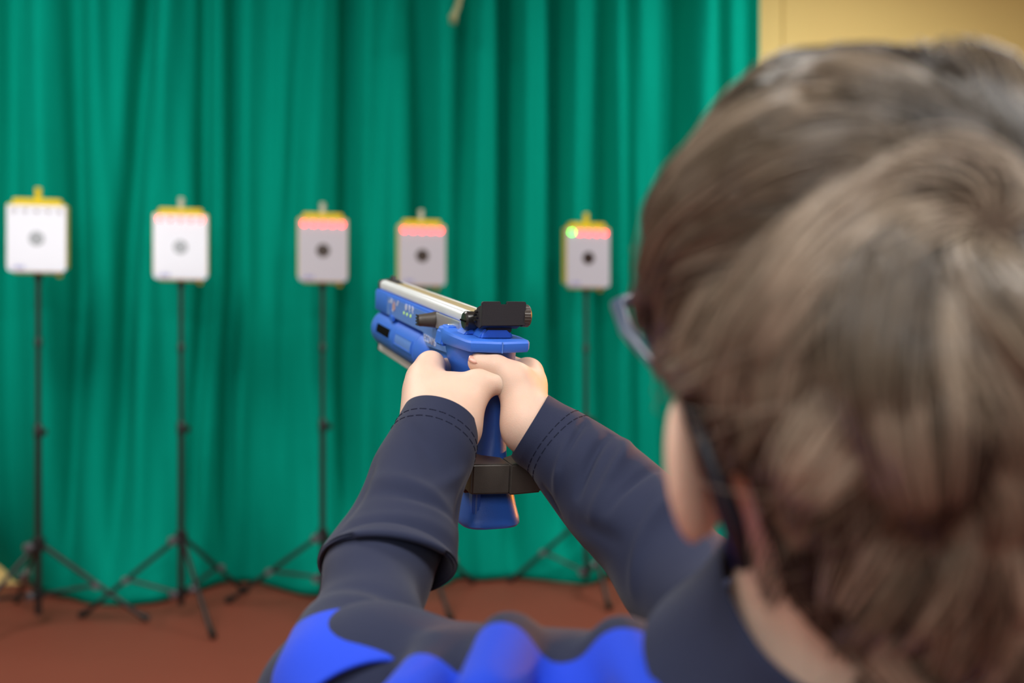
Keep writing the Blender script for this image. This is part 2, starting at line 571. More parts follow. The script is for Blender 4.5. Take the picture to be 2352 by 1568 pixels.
# pale lifted corner at the far left of the hem
V = np.stack([XX, YY, Zc], -1).reshape(-1, 3)
ii = np.arange(NZ - 1)[:, None] * NX + np.arange(NX - 1)[None, :]
F = np.stack([ii, ii + 1, ii + NX + 1, ii + NX], -1).reshape(-1, 4)
cur = from_np('curtain', V, F, M['curtain'])
cur.rotation_euler = (0, 0, ROOM_A)
tag(cur, 'floor-length green cloth curtain hanging in folds behind the target stands', 'curtain')
sol = cur.modifiers.new('thickness', 'SOLIDIFY')
sol.thickness = 0.002
rail = from_bm('curtain_rail', bm_tube([(CX0 - 0.1, 4.72, CZ1 + 0.025), (CX1 + 0.1, 4.72, CZ1 + 0.025)], 0.016, 12), M['steel'], smooth=True, angle=40)
rail.rotation_euler = (0, 0, ROOM_A)
tag(rail, 'metal rail that carries the green curtain above the picture', 'curtain rail')
for x in np.linspace(CX0, CX1, 4):
    from_bm('bracket', bm_box((x - 0.01, 4.72, CZ1 + 0.015), (x + 0.01, RY1, CZ1 + 0.035)), M['steel'], rail)

# knotted end of rope on the curtain
cb = P(1040, 68, 4.62)
ctop = P(1052, -60, 4.66)
cord = empty('rope_end', cb)
tag(cord, 'short pale frayed rope hanging in front of the green curtain at the top', 'rope')
pts = [ctop - cb, P(1058, -10, 4.64) - cb, P(1050, 18, 4.63) - cb, P(1042, 36, 4.62) - cb]
from_bm('rope', bm_tube(pts, [.011, .012, .014, .016], 8), M['cord'], cord, smooth=True, angle=60)
for k in range(9):
    a = 2 * math.pi * k / 9
    e = Vector((0.018 * math.cos(a), 0.018 * math.sin(a), -0.012 - 0.03 * random.random()))
    s = P(1042, 40, 4.62) - cb
    from_bm('strand', bm_tube([s, s + e * 0.5 + Vector((0, 0, -.004)), s + e], [.006, .0045, .002], 5), M['cord'], cord)
from_bm('knot', bm_lathe([(-.018, 0), (-.014, .013), (-.004, .02), (.006, .02), (.015, .012), (.02, 0)], 10, P(1041, 40, 4.62) - cb, (0.2, 0, 1)), M['cord'], cord, smooth=True)


# ------------------------------------------------------------------ target stands and targets
def make_stand(name, base, hub_z, low_z, top_z, foot_r, ang, label, tape=False):
    t = empty(name, base)
    tag(t, label, 'tripod', 'target tripods')
    cyl = lambda nm, pts, r, m=M['stand'], n=14: from_bm(nm, bm_tube(pts, r, n), m, t, smooth=True, angle=40)
    cyl('lower_tube', [(0, 0, 0.045), (0, 0, 0.80)], 0.0125)
    cyl('upper_tube', [(0, 0, 0.79), (0, 0, top_z)], 0.0095)
    from_bm('collar', bm_lathe([(0, .012), (.004, .017), (.05, .017), (.056, .012)], 16, (0, 0, 0.76), (0, 0, 1)), M['stand'], t, smooth=True, angle=40)
    from_bm('collar', bm_lathe([(0, .010), (.004, .014), (.035, .014), (.04, .010)], 16, (0, 0, top_z - 0.27), (0, 0, 1)), M['stand'], t, smooth=True, angle=40)
    from_bm('collar_knob', bm_lathe([(0, .005), (.012, .005), (.013, .013), (.03, .013), (.033, 0)], 14, (0.012, -0.006, 0.785), (0.8, -0.6, 0)), M['stand'], t, smooth=True, angle=40)
    from_bm('leg_hub', bm_lathe([(-.02, .016), (-.016, .026), (.03, .026), (.04, .015)], 18, (0, 0, hub_z), (0, 0, 1)), M['stand'], t, smooth=True, angle=40)
    from_bm('brace_hub', bm_lathe([(-.018, .018), (-.014, .024), (.014, .024), (.018, .018)], 18, (0, 0, low_z), (0, 0, 1)), M['stand'], t, smooth=True, angle=40)
    from_bm('hub_knob', bm_lathe([(0, .006), (.012, .006), (.013, .018), (.034, .018), (.038, 0)], 16, (-0.01, -0.02, hub_z + 0.005), (-0.5, -0.86, 0)), M['knob'], t, smooth=True, angle=40)
    from_bm('brace_knob', bm_lathe([(0, .006), (.010, .006), (.011, .016), (.03, .016), (.034, 0)], 16, (-0.01, -0.018, low_z), (-0.5, -0.86, 0)), M['knob'], t, smooth=True, angle=40)
    for k in range(3):
        a = ang + k * 2 * math.pi / 3
        d = Vector((math.cos(a), math.sin(a), 0))
        top = d * 0.024 + Vector((0, 0, hub_z))
        foot = d * foot_r + Vector((0, 0, 0.012))
        leg = cyl('leg', [top, foot], 0.0095)
        q = top.lerp(foot, 0.52)
        from_bm('brace', bm_tube([d * 0.02 + Vector((0, 0, low_z)), q], 0.0075, 8), M['stand'], t, smooth=True, angle=40)
        side = Vector((-d.y, d.x, 0))
        if side.y > 0: side = -side
        from_bm('rivet', bm_lathe([(0, .006), (.008, .006), (.009, .015), (.022, .015), (.025, 0)], 12, q + side * 0.008, side), M['knob'], leg, smooth=True, angle=40)
        from_bm('foot_cap', bm_tube([top.lerp(foot, 0.93), foot + d * 0.012 + Vector((0, 0, 0.002))], [0.0125, 0.0135], 10), M['stand'], leg, smooth=True, angle=40)
        if tape and k == 1:
            from_bm('tape', bm_tube([top.lerp(foot, 0.42), top.lerp(foot, 0.60)], 0.0135, 12), M['tape'], leg, smooth=True, angle=40)
    return t


def make_target(name, loc, rz, w, h, lit, spig, label):
    """Origin at the bottom centre; the face looks along local -y."""
    t = empty(name, loc, rz)
    tag(t, label, 'target', 'electronic targets')
    D = 0.058
    bm = bm_box((-w / 2, -D / 2, 0), (w / 2, D / 2, h))
    ed = [e for e in bm.edges if abs(e.verts[0].co.y - e.verts[1].co.y) > D * 0.9]
    bmesh.ops.bevel(bm, geom=ed, offset=0.022, segments=5, affect='EDGES')
    ed = [e for e in bm.edges if abs(e.calc_face_angle(0)) > 1.2]
    bmesh.ops.bevel(bm, geom=ed, offset=0.004, segments=2, affect='EDGES')
    from_bm('housing', bm, M['tyellow'], t, smooth=True, angle=40)
    y = -D / 2
    hw = w / 2 - 0.0025
    zt = h - 0.030
    r = 0.016
    poly = [(-hw, 0.006 + r)]
    for k in range(7):
        a = math.pi + k / 6 * math.pi / 2
        poly.append((-hw + r + r * math.cos(a), 0.006 + r + r * math.sin(a)))
    for k in range(7):
        a = 1.5 * math.pi + k / 6 * math.pi / 2
        poly.append((hw - r + r * math.cos(a), 0.006 + r + r * math.sin(a)))
    poly += [(hw, zt), (-hw, zt)]
    from_bm('face_panel', bm_prism(poly, y - 0.004, y + 0.001, 'y'), M['twhite'], t)
    zc = h * 0.462
    from_bm('aiming_mark', bm_lathe([(0, 0.0285), (0.002, 0.0285), (0.0021, 0)], 40, (0, y - 0.0035, zc), (0, -1, 0)), M['tdark'], t)
    for k in range(5):
        m = {'r': M['led_red'], 'g': M['led_green'], 'o': M['led_off']}[lit[k]]
        x = (k - 2) * w * 0.187
        from_bm('led', bm_lathe([(0, .0102), (.003, .0100), (.005, .007), (.006, 0)], 14, (x, y - 0.0042, zt - 0.017), (0, -1, 0)), m, t, smooth=True, angle=50)
    # printed maker's mark in the lower left corner
    lg = bmesh.new()
    for k, (a, b) in enumerate(((0, 3), (.012, 9), (.022, 14), (.032, 8), (.042, 12))):
        bm_box((-hw + 0.014 + a, y - 0.0046, 0.016), (-hw + 0.014 + a + 0.008, y - 0.0040, 0.016 + b * 0.0012), lg)
    from_bm('printed_mark', lg, M['tblue'], t)
    from_bm('spigot', bm_tube([(0, 0, h - 0.01), (0, 0, h + 0.040)], 0.0125, 16), M[spig], t, smooth=True, angle=40)
    from_bm('spigot_cap', bm_lathe([(0, .0125), (.003, .0135), (.008, .0125), (.011, 0)], 16, (0, 0, h + 0.038), (0, 0, 1)), M[spig], t, smooth=True, angle=40)
    from_bm('clamp_knob', bm_lathe([(-.012, .008), (0, .010), (.008, .010), (.011, 0)], 12, (w * 0.34, 0.012, -0.004), (0, 0, -1)), M['tyellow'], t, smooth=True, angle=40)
    from_bm('stand_socket', bm_lathe([(-.001, .015), (-.026, .015), (-.0295, .011)], 14, (0, 0, 0), (0, 0, 1)), M['stand'], t, smooth=True, angle=40)
    return t


# (pole px, distance, target top py, target bottom py, left px, right px, foot angle deg, foot radius, hub py, low py, lit, spigot)
STANDS = [
    (88, 4.03, 458, 628, 22, 155, 7, .42, 1255, 1365, 'ooooo', 'tyellow',
     'black tripod of the leftmost target, with silver tape round one leg', 'white electronic target with no lights on, leftmost, yellow top and grey-looking mark'),
    (416, 4.17, 480, 645, 355, 480, -55, .40, 1240, 1360, 'rrrrr', 'spigot',
     'black tripod of the second target from the left, one leg pointing at the camera', 'white electronic target second from the left, with five pale red lights'),
    (741, 4.30, 491, 650, 684, 802, 171, .43, 1235, 1325, 'rrrrr', 'spigot',
     'black tripod of the middle target, half hidden by the left sleeve', 'white electronic target third from the left with dark centre and five red lights'),
    (967, 4.42, 506, 659, 911, 1026, -66, .37, 1230, 1320, 'rrrrr', 'spigot',
     'black tripod hidden behind the pistol and hands, front foot showing under them', 'white electronic target just behind the muzzle of the blue pistol, five red lights'),
    (1346, 4.62, 513, 663, 1293, 1404, -79, .37, 1195, 1310, 'grrrr', 'tyellow',
     'black tripod of the rightmost target, partly behind the right sleeve', 'white electronic target with one green and four red lights, rightmost beside the spectacles'),
]
for i, (px, Y, pt, pb, pl, pr, an, fr, hp, lp, lit, sp, ls, lt) in enumerate(STANDS):
    zb = CAMH - (pb - 784) / FPX * Y
    zt = CAMH - (pt - 784) / FPX * Y
    X = (px - 1176) / FPX * Y
    hz = CAMH - (hp - 784) / FPX * Y
    lz = max(0.075, CAMH - (lp - 784) / FPX * Y)
    tx = ((pl + pr) / 2 - 1176) / FPX * Y
    make_stand('tripod_stand', (X, Y, 0), hz, lz, zb - 0.03, fr, math.radians(an), ls, tape=(i == 0))
    make_target('electronic_target', (X, Y, zb), ROOM_A + math.radians([2, 2, 2, 3, 3][i]), (pr - pl) / FPX * Y * 0.955, zt - zb, lit, sp, lt)

# ================================================================== THE PISTOL
GF = Vector((-856, 2287, 348)).normalized()        # barrel direction
GR = Vector((2287, 856, 0)).normalized()
GU = GR.cross(GF)
GO = P(1155, 747, 0.80)                            # foot of the rear sight plate
gun = empty('air_pistol')
gun.matrix_world = Matrix(((GR.x, GF.x, GU.x, GO.x), (GR.y, GF.y, GU.y, GO.y), (GR.z, GF.z, GU.z, GO.z), (0, 0, 0, 1)))
tag(gun, 'blue plastic training target pistol with silver top rail held in both hands', 'pistol')


def G(x, y, z):
    """pistol coordinates in millimetres to the place"""
    return GO + GR * (x / 1000) + GF * (y / 1000) + GU * (z / 1000)


def mm(poly): return [tuple(c / 1000 for c in p) for p in poly]


def gbox(name, lo, hi, m, bevel=0.8, parent=gun, seg=2):
    return from_bm(name, bm_box(tuple(c / 1000 for c in lo), tuple(c / 1000 for c in hi)), m, parent, bevel=bevel / 1000, seg=seg, smooth=True, angle=35)


def gprism(name, poly, a, b, axis, m, bevel=0.6, parent=gun, seg=2):
    return from_bm(name, bm_prism(mm(poly), a / 1000, b / 1000, axis), m, parent, bevel=bevel / 1000, seg=seg, smooth=True, angle=35)


# top rail with ridges and grooves along its length
rail_prof = [(-12, -6), (12, -6), (12.6, -5), (12.6, 0.5), (11.2, 2.4), (10.4, 2.4), (10.2, 3.6), (8.6, 4.0), (8.4, 3.0), (7.8, 3.0), (7.6, 4.2), (6.6, 4.2), (6.4, 2.6),
             (-6.4, 2.6), (-6.6, 4.2), (-7.6, 4.2), (-7.8, 3.0), (-8.4, 3.0), (-8.6, 4.0), (-10.2, 3.6), (-10.4, 2.4), (-11.2, 2.4), (-12.6, 0.5), (-12.6, -5)]
rail = gprism('top_rail', rail_prof, 50, 384, 'y', M['alu'], bevel=0.15, seg=1)
gbox('rail_insert', (-6.3, 52, 2.0), (6.3, 383, 3.9), M['tan'], 0.2, rail)
gprism('muzzle_cap', [(-13.4, -6.5), (13.4, -6.5), (13.4, 1), (11, 4.2), (-11, 4.2), (-13.4, 1)], 384, 391, 'y', M['black'], 0.6)
fs = gprism('front_sight', [(330, 3), (392, 3), (392, 5.2), (372, 5.6), (345, 4.6)], -4.6, 4.6, 'x', M['black'], 0.4)
gprism('post', [(366, 5), (377, 5), (377, 9.8), (369, 9.8)], -2.4, 2.4, 'x', M['black'], 0.3, fs)
# receiver
rec_prof = [(-15, -31), (15, -31), (16, -29.5), (16, -9), (14.5, -6.5), (-14.5, -6.5), (-16, -9), (-16, -29.5)]
gprism('receiver', rec_prof, 66, 392, 'y', M['gunblue'], 0.8)
gprism('muzzle_plate', [(-15, -30.5), (15, -30.5), (15, -7), (-15, -7)], 392, 395, 'y', M['dark'], 0.5)
sp_ = gbox('side_plate', (-16.7, 160, -29.2), (-15.8, 330, -9.2), M['gunblue_lit'], 0.35)
for (y, z, w_, h_) in ((331, -11.6, 3.2, 5.0), (314, -20.5, 3.2, 6.0), (311, -26.5, 4, 5)):
    gbox('recess', (-16.95, y - w_ / 2, z - h_ / 2), (-16.2, y + w_ / 2, z + h_ / 2), M['gunblue'], 0.1, sp_)


def bolt(y, z, s):
    return [(y + 0.3 * s, z + 3.6 * s), (y - 2.6 * s, z + 2.2 * s), (y - 3.6 * s, z + 0.1 * s), (y - 1.3 * s, z - 0.4 * s), (y - 2.0 * s, z - 3.8 * s), (y + 2.4 * s, z - 0.6 * s), (y + 0.6 * s, z + 0.2 * s), (y + 2.2 * s, z + 2.2 * s)][::-1]


gprism('lamp_symbol', [(y_, z_) for y_, z_ in ((248, -14.5), (249.5, -11.5), (245, -8.8), (240.5, -11), (241.5, -14.5), (246, -16.5))], -17.1, -16.6, 'x', M['print'], 0, sp_)
for y in (232, 219.5):
    gprism('bolt_symbol', bolt(y, -12.4, 1.05), -17.1, -16.6, 'x', M['print'], 0, sp_)
for k, y in enumerate((253, 240, 226)):
    from_bm('charge_light', bm_lathe([(0, .0017), (.0006, .0016), (.0009, 0)], 12, (-.0166, y / 1000, -.0193), (-1, 0, 0)), M['gled'], sp_, smooth=True, angle=50)
gprism('flame_symbol', [(302, -21), (297, -22.5), (292.5, -20), (293, -15), (297, -11), (300, -14.5), (303.5, -16)], -17.1, -16.6, 'x', M['print_warm'], 0, sp_)
gprism('symbol', [(321, -15.5), (317, -15.2), (316, -12.6), (320.5, -13)], -17.1, -16.6, 'x', M['print'], 0, sp_)
gprism('symbol', [(313, -14.5), (306, -15), (305, -10.5), (311, -10.0)], -17.1, -16.6, 'x', M['print'], 0, sp_)
gprism('symbol', [(286, -15), (282, -15.4), (275, -8.8), (281, -9.6)], -17.1, -16.6, 'x', M['print'], 0, sp_)
gprism('symbol', [(300, -23), (304.5, -22.8), (303, -19.6)], -17.1, -16.6, 'x', M['print'], 0, sp_)
# air cylinder under the receiver
R_ = 22.0
cyl_o = (0, 0, -.0515)
prof = [(388, 0), (388, 12), (388, 19.5), (386, 21.4), (383, R_), (281, R_), (280.5, 21.3), (279.5, 21.3), (279, R_), (196, R_), (195.5, 21.3), (194, 21.3), (193.5, 21.8)]
for k in range(1, 9):
    a = k / 8 * math.pi / 2
    prof.append((193.5 - 52 * math.sin(a), 21.8 * math.cos(a) if k < 8 else 0))
from_bm('air_cylinder', bm_lathe([(t / 1000, r / 1000) for t, r in prof[::-1]], 56, cyl_o, (0, 1, 0)), M['gunblue'], gun, smooth=True, angle=28)
from_bm('cylinder_rim', bm_lathe([(.3885, .0195), (.391, .0195), (.3915, .017), (.3916, 0)], 40, cyl_o, (0, 1, 0)), M['dark'], gun, smooth=True, angle=40)


def cyl_patch(name, y0, y1, a0, a1, r, m, parent=gun, th=0.6, n=10):
    """curved plate on the cylinder; angles measured from local -x downwards (deg)"""
    bm = bmesh.new()
    vs = {}
    for i in range(n + 1):
        a = math.radians(a0 + (a1 - a0) * i / n)
        for j, y in enumerate((y0, y1)):
            for k, rr in enumerate((r - th, r)):
                vs[i, j, k] = bm.verts.new((-rr / 1000 * math.cos(a), y / 1000, -.0515 - rr / 1000 * math.sin(a)))
    for i in range(n):
        bm.faces.new([vs[i, 0, 1], vs[i + 1, 0, 1], vs[i + 1, 1, 1], vs[i, 1, 1]])
        bm.faces.new([vs[i, 0, 0], vs[i, 1, 0], vs[i + 1, 1, 0], vs[i + 1, 0, 0]])
        bm.faces.new([vs[i, 0, 0], vs[i + 1, 0, 0], vs[i + 1, 0, 1], vs[i, 0, 1]])
        bm.faces.new([vs[i, 1, 0], vs[i, 1, 1], vs[i + 1, 1, 1], vs[i + 1, 1, 0]])
    bm.faces.new([vs[0, 0, 0], vs[0, 0, 1], vs[0, 1, 1], vs[0, 1, 0]])
    bm.faces.new([vs[n, 0, 0], vs[n, 1, 0], vs[n, 1, 1], vs[n, 0, 1]])
    return from_bm(name, bm, m, parent, smooth=True, angle=40)


sl_ = cyl_patch('slot', 296, 356, -24, 2, 22.15, M['dark'])
cyl_patch('slot_rim', 356, 362, -27, 5, 22.4, M['gunblue'], sl_)
cyl_patch('slot_rim', 294, 362, -28, -24, 22.5, M['gunblue'], sl_)
cyl_patch('slot_rim', 294, 362, 2, 6, 22.5, M['gunblue'], sl_)
pf = cyl_patch('recessed_field', 204, 272, -22, 4, 22.1, M['gunblue_lit'])
cyl_patch('field_rim', 202, 274, -26, -22, 22.7, M['gunblue'], pf)
cyl_patch('field_rim', 202, 274, 4, 8, 22.7, M['gunblue'], pf)
cyl_patch('field_rim', 271, 275, -26, 8, 22.7, M['gunblue'], pf)
cyl_patch('field_rim', 201, 204, -26, 8, 22.7, M['gunblue'], pf)
gbox('strap', (-18.5, 296, -34), (-15, 311, -28), M['gunblue'], 0.8)
# lower rail
gprism('lower_rail', [(-8, -80), (8, -80), (9, -79), (9, -75.2), (8, -75), (8, -74), (9, -73.8), (9, -70), (-9, -70), (-9, -73.8), (-8, -74), (-8, -75), (-9, -75.2), (-9, -79)], 150, 398, 'y', M['alu'], 0.1, seg=1)
gbox('lower_rail_cap', (-9.4, 398, -80.5), (9.4, 402, -69.5), M['dark'], 0.5)
# frame between receiver and grip, with the lettering
gprism('frame', [(72, -30), (172, -30), (172, -36), (160, -44), (150, -56), (120, -66), (90, -66), (72, -60)], -14.6, 14.6, 'x', M['gunblue'], 1.2)
lp_ = gprism('letter_plate', [(80, -20), (175, -20), (175, -33.5), (162, -40.5), (80, -36)], -17.2, -15.2, 'x', M['gunblue_lit'], 0.4)
fc = bpy.data.curves.new('lettering', 'FONT')
fc.body = 'ECOAIMS'
fc.size = 0.0098
fc.extrude = 0.0002
fc.space_character = 1.0
tmp_t = bpy.data.objects.new('lettering_tmp', fc)
COL.objects.link(tmp_t)
dg = bpy.context.evaluated_depsgraph_get()
tme = bpy.data.meshes.new_from_object(tmp_t.evaluated_get(dg))
bpy.data.objects.remove(tmp_t, do_unlink=True)
tme.materials.clear()
txt = link_mesh('lettering', tme, M['print'], lp_)
txt.matrix_local = Matrix(((0, 0, -1, -.0174), (-1, 0, 0, .171), (0, 1, 0, -.0365), (0, 0, 0, 1)))
# cocking lever: steel arm, dark rubber handle, screw
arm = gprism('lever_arm', [(56, -4.0), (134, -4.6), (137, -8), (136, -18.5), (112, -18), (84, -15), (56, -13.5)], -19.2, -17.0, 'x', M['steel'], 0.5)
gprism('lever_bend', [(-19.2, -13.2), (-19.2, -4.0), (-12.5, -4.0), (-12.5, -13.2)], 55, 58.5, 'y', M['steel'], 0.8, arm)
hd = from_bm('lever_handle', bm_lathe([(-.001, .0058), (0, .0072), (.004, .0075), (.009, .0066), (.015, .0058), (.0185, .0055), (.0200, .0048), (.0205, 0)], 20, (-.0150, .131, -.0114), (-1, 0.0, -0.04)), M['rubber'], gun, smooth=True, angle=45)
for k in range(4):
    z = -.0118 - .0042 + k * .0028
    from_bm('ridge', bm_box((-.0362, .1270, z - .0007), (-.0352, .1345, z + .0007)), M['black'], hd)
sc_ = from_bm('arm_screw', bm_lathe([(0, .0052), (.0032, .0052), (.0042, .0042), (.0044, 0)], 22, (-.0190, .0775, -.0140), (-1, 0, 0)), M['steel'], gun, smooth=True, angle=35)
# rear sight
plate = []
for p_ in [(-18.8, -0.4), (18.6, 0.2), (18.8, 1.4), (18.6, 18.6), (17.8, 19.4), (2.3, 19.3), (2.2, 16.6), (-3.2, 16.5), (-3.3, 19.2), (-18.2, 19.0), (-19.0, 18.0)]:
    plate.append(p_)
rs = gprism('rear_sight', plate, -1.6, 1.2, 'y', M['black'], 0.35)
body_poly = [(1.2, -0.4), (1.2, 15.6), (10, 14.6), (18, 12.6), (24, 6), (22, -3), (10, -4.2)]
gprism('sight_body', body_poly, -16.6, 16.4, 'x', M['black'], 0.7, rs)
gbox('sight_foot', (-11, 8, -7), (11, 58, 0.5), M['black'], 0.8, rs)
kn = bmesh.new()
nk = 48
prof_r = [(0, 6.4), (0, 9.1), (5.2, 9.3), (6.2, 8.4)]
knv = []
for t_, r_ in prof_r:
    knv.append([kn.verts.new(((17.6 + t_) / 1000, (6.0 + (r_ - (0.35 if k % 2 and r_ > 9 else 0)) * math.cos(2 * math.pi * k / nk)) / 1000, (7.2 + (r_ - (0.35 if k % 2 and r_ > 9 else 0)) * math.sin(2 * math.pi * k / nk)) / 1000)) for k in range(nk)])
for a_, b_ in zip(knv, knv[1:]):
    for k in range(nk):
        kn.faces.new([a_[k], a_[(k + 1) % nk], b_[(k + 1) % nk], b_[k]])
kn.faces.new(knv[0]); kn.faces.new(knv[-1])
from_bm('windage_knob', kn, M['rubber'], rs, smooth=True, angle=25)
from_bm('elevation_screw', bm_lathe([(0, .0076), (.009, .0078), (.0105, .0066), (.0110, 0)], 28, (-.0135, .029, .0002), (-1, -0.04, 0)), M['blackgloss'], rs, smooth=True, angle=35)
gbox('screw_slot', (-24.9, 21.8, -0.5), (-24.3, 36.2, 0.9), M['dark'], 0.1, rs)
for (y, z) in ((16, 9.2), (14, 4.8), (19, 6.4), (17, 1.5)):
    from_bm('adjuster_pin', bm_lathe([(0, .0013), (.0026, .0012), (.0032, 0)], 8, (-.0162, y / 1000, z / 1000), (-1, 0, 0)), M['blackgloss'], rs, smooth=True, angle=40)


# grip, beaver-tail hood: lofted sections
def loft(name, rings, m, parent=None, cap=True, angle=None):
    bm = bmesh.new()
    R = [[bm.verts.new(p) for p in r] for r in rings]
    n = len(R[0])
    for a, b in zip(R, R[1:]):
        for k in range(n):
            bm.faces.new([a[k], a[(k + 1) % n], b[(k + 1) % n], b[k]])
    if cap:
        bm.faces.new(R[0][::-1]); bm.faces.new(R[-1])
    return from_bm(name, bm, m, parent, smooth=True, angle=angle)


def superell(cx, cy, hx, hy, z, n=48, e=2.5, crease=0.0):
    out = []
    for k in range(n):
        a = 2 * math.pi * k / n
        c, s = math.cos(a), math.sin(a)
        x = hx * math.copysign(abs(c) ** (2 / e), c)
        y = hy * math.copysign(abs(s) ** (2 / e), s)
        if s < -0.99: y -= crease
        out.append(((cx + x) / 1000, (cy + y) / 1000, z / 1000))
    return out


secs = [(-18, -2, 48, 27, 38, 2.6), (-26, -2, 48, 27, 38, 2.6), (-36, -1.5, 47, 26, 37, 2.5), (-46, -0.5, 45, 22.5, 34, 2.4), (-56, 0.5, 42, 18, 31, 2.3), (-66, 1.5, 39, 14.5, 28.5, 2.2), (-76, 2.2, 37, 12.4, 27, 2.2),
        (-86, 2.5, 36, 12.6, 27, 2.2), (-96, 2.2, 35, 14.2, 27.5, 2.3), (-106, 1.0, 33, 15.6, 28, 2.4), (-116, -0.5, 30, 16.5, 28.5, 2.6), (-126, -2.5, 25, 18.5, 30, 3.0), (-136, -4, 19, 21, 31, 3.4),
        (-148, -5.5, 14, 23.5, 32, 3.8), (-156, -6, 11, 25.4, 33, 4.0), (-160, -6, 10, 25.6, 33, 4.0), (-162, -6, 10, 24.2, 31.5, 4.0)]
zz = np.linspace(-18, -162, 70)
A = np.array(secs)[::-1]
rings = []
for z in zz:
    q = [float(np.interp(z, A[:, 0], A[:, i])) for i in range(1, 6)]
    rings.append(superell(q[0], q[1], q[2], q[3], z, e=q[4], crease=0.35))
grip = loft('grip', rings, M['gunblue'], gun, angle=50)
gbox('slide_track', (-24.5, -16.5, -157), (-17.5, -6, -118), M['gunblue'], 1.2, grip, 3)
gbox('track_groove', (-22.2, -17.2, -156), (-20.6, -15.5, -118), M['gunblue_lit'], 0.3, grip)

# hood over the web of the hand: broad rear lip, flared towards the sides
lip = [(-29.5, 3), (-27.5, -3.0), (-3, -9.5), (21, -5), (24.2, 1), (24.5, 22), (20, 46), (18, 76), (-22, 76), (-31, 70), (-33, 56), (-32, 30)]


def hood_ring(z, grow, tilt=0.0):
    c = np.array([(-3.0, 38.0)])
    pts = np.array(lip)
    d = pts - c
    L = np.linalg.norm(d, axis=1, keepdims=True)
    p = c + d * (L + grow) / L
    return [(float(x) / 1000, float(y) / 1000, (z + tilt * max(0.0, float(y) - 4) * 1.0) / 1000) for x, y in p]


hood = loft('hood', [hood_ring(-21.8, -4.5, -0.03), hood_ring(-21.2, -1.2, -0.03), hood_ring(-19.2, 0, -0.02), hood_ring(-14.0, 0, 0.01), hood_ring(-12.4, -1.4, 0.02), hood_ring(-11.8, -4.5, 0.025)], M['gunblue'], gun, angle=32)
ridge = [(-24, 20, -12), (-20, 6, -12)]
gprism('hood_ridge', [(-17, -13), (13, -13), (11, -6.5), (7, -2.8), (-11, -2.8), (-15, -7)], 7, 70, 'y', M['gunblue'], 2.0, hood, 3)
gprism('hood_cheek', [(-33, -26), (-16, -26), (-16, -9), (-27, -9.5), (-31, -13)], 62, 82, 'y', M['gunblue'], 1.6, hood, 3)
gprism('hood_step', [(-25, -12), (-14, -12), (-14, -6.6), (-20, -7.2)], 26, 48, 'y', M['gunblue'], 1.6, hood, 3)
gbox('hood_seam', (-3.3, -10.2, -21.4), (-2.5, -8.6, -12.4), M['gunblue_lit'], 0.2, hood)
# adjustable palm rest round the foot of the grip: two dark halves
shelf_l = [(-33.5, -30), (-32, -35), (-1.6, -38.5), (-1.6, -16), (-17, -8), (-21, 8), (-29, 8)]
shelf_r = [(-1.6, -38.5), (26, -35.5), (28.5, -29), (30, 20), (21, 20), (18, -4), (-1.6, -16)]
gprism('palm_rest', shelf_l, -128.4, -104.4, 'z', M['rubber'], 1.3, gun, 3)
gprism('palm_rest', shelf_r, -129.6, -105.0, 'z', M['rubber'], 1.3, gun, 3)
gprism('rest_plate', [(-34, -22), (-18, -22), (-18, 14), (-32, 14)], -130.6, -128.0, 'z', mat('rust_brown_plate', srgb(88, 52, 44), 0.6), 0.5)
# trigger guard and trigger in front of the grip
from_bm('trigger_guard', bm_tube([(0, .080, -.062), (0, .100, -.066), (0, .122, -.064), (0, .134, -.054), (0, .136, -.042)], .0032, 10), M['gunblue'], gun, smooth=True)
from_bm('trigger', bm_tube([(0, .108, -.040), (0, .105, -.050), (0, .109, -.058)], [.003, .003, .0022], 8), M['black'], gun, smooth=True)

# ================================================================== THE BOY
def rotm(yaw, pitch, roll):
    return (Matrix.Rotation(math.radians(yaw), 3, 'Z') @ Matrix.Rotation(math.radians(pitch), 3, 'X') @ Matrix.Rotation(math.radians(roll), 3, 'Y'))


HC = P(2018, 744, 0.366)                             # centre of the skull
HM = rotm(7.2, 18, -15.8)                              # looks left of the camera axis, chin up, leaning to his left
HMn = np.array(HM)                                  # columns: right, forward, up
HCn = np.array(HC)
SKULL = np.array([0.071, 0.088, 0.082])


def H(x, y, z): return HC + HM @ Vector((x, y, z))


NECK_LOW = P(1900, 1500, 0.405)
SH_L = P(842, 1530, 0.55)
SH_R = Vector((0.255, 0.56, 0.975))
CHEST = Vector((0.095, 0.57, 0.86))
PELVIS = Vector((0.11, 0.52, 0.60))
EL_L = P(872, 1330, 0.645)
WR_L = P(1020, 985, 0.768)
EL_R = P(1600, 1360, 0.665)
WR_R = P(1214, 982, 0.784)


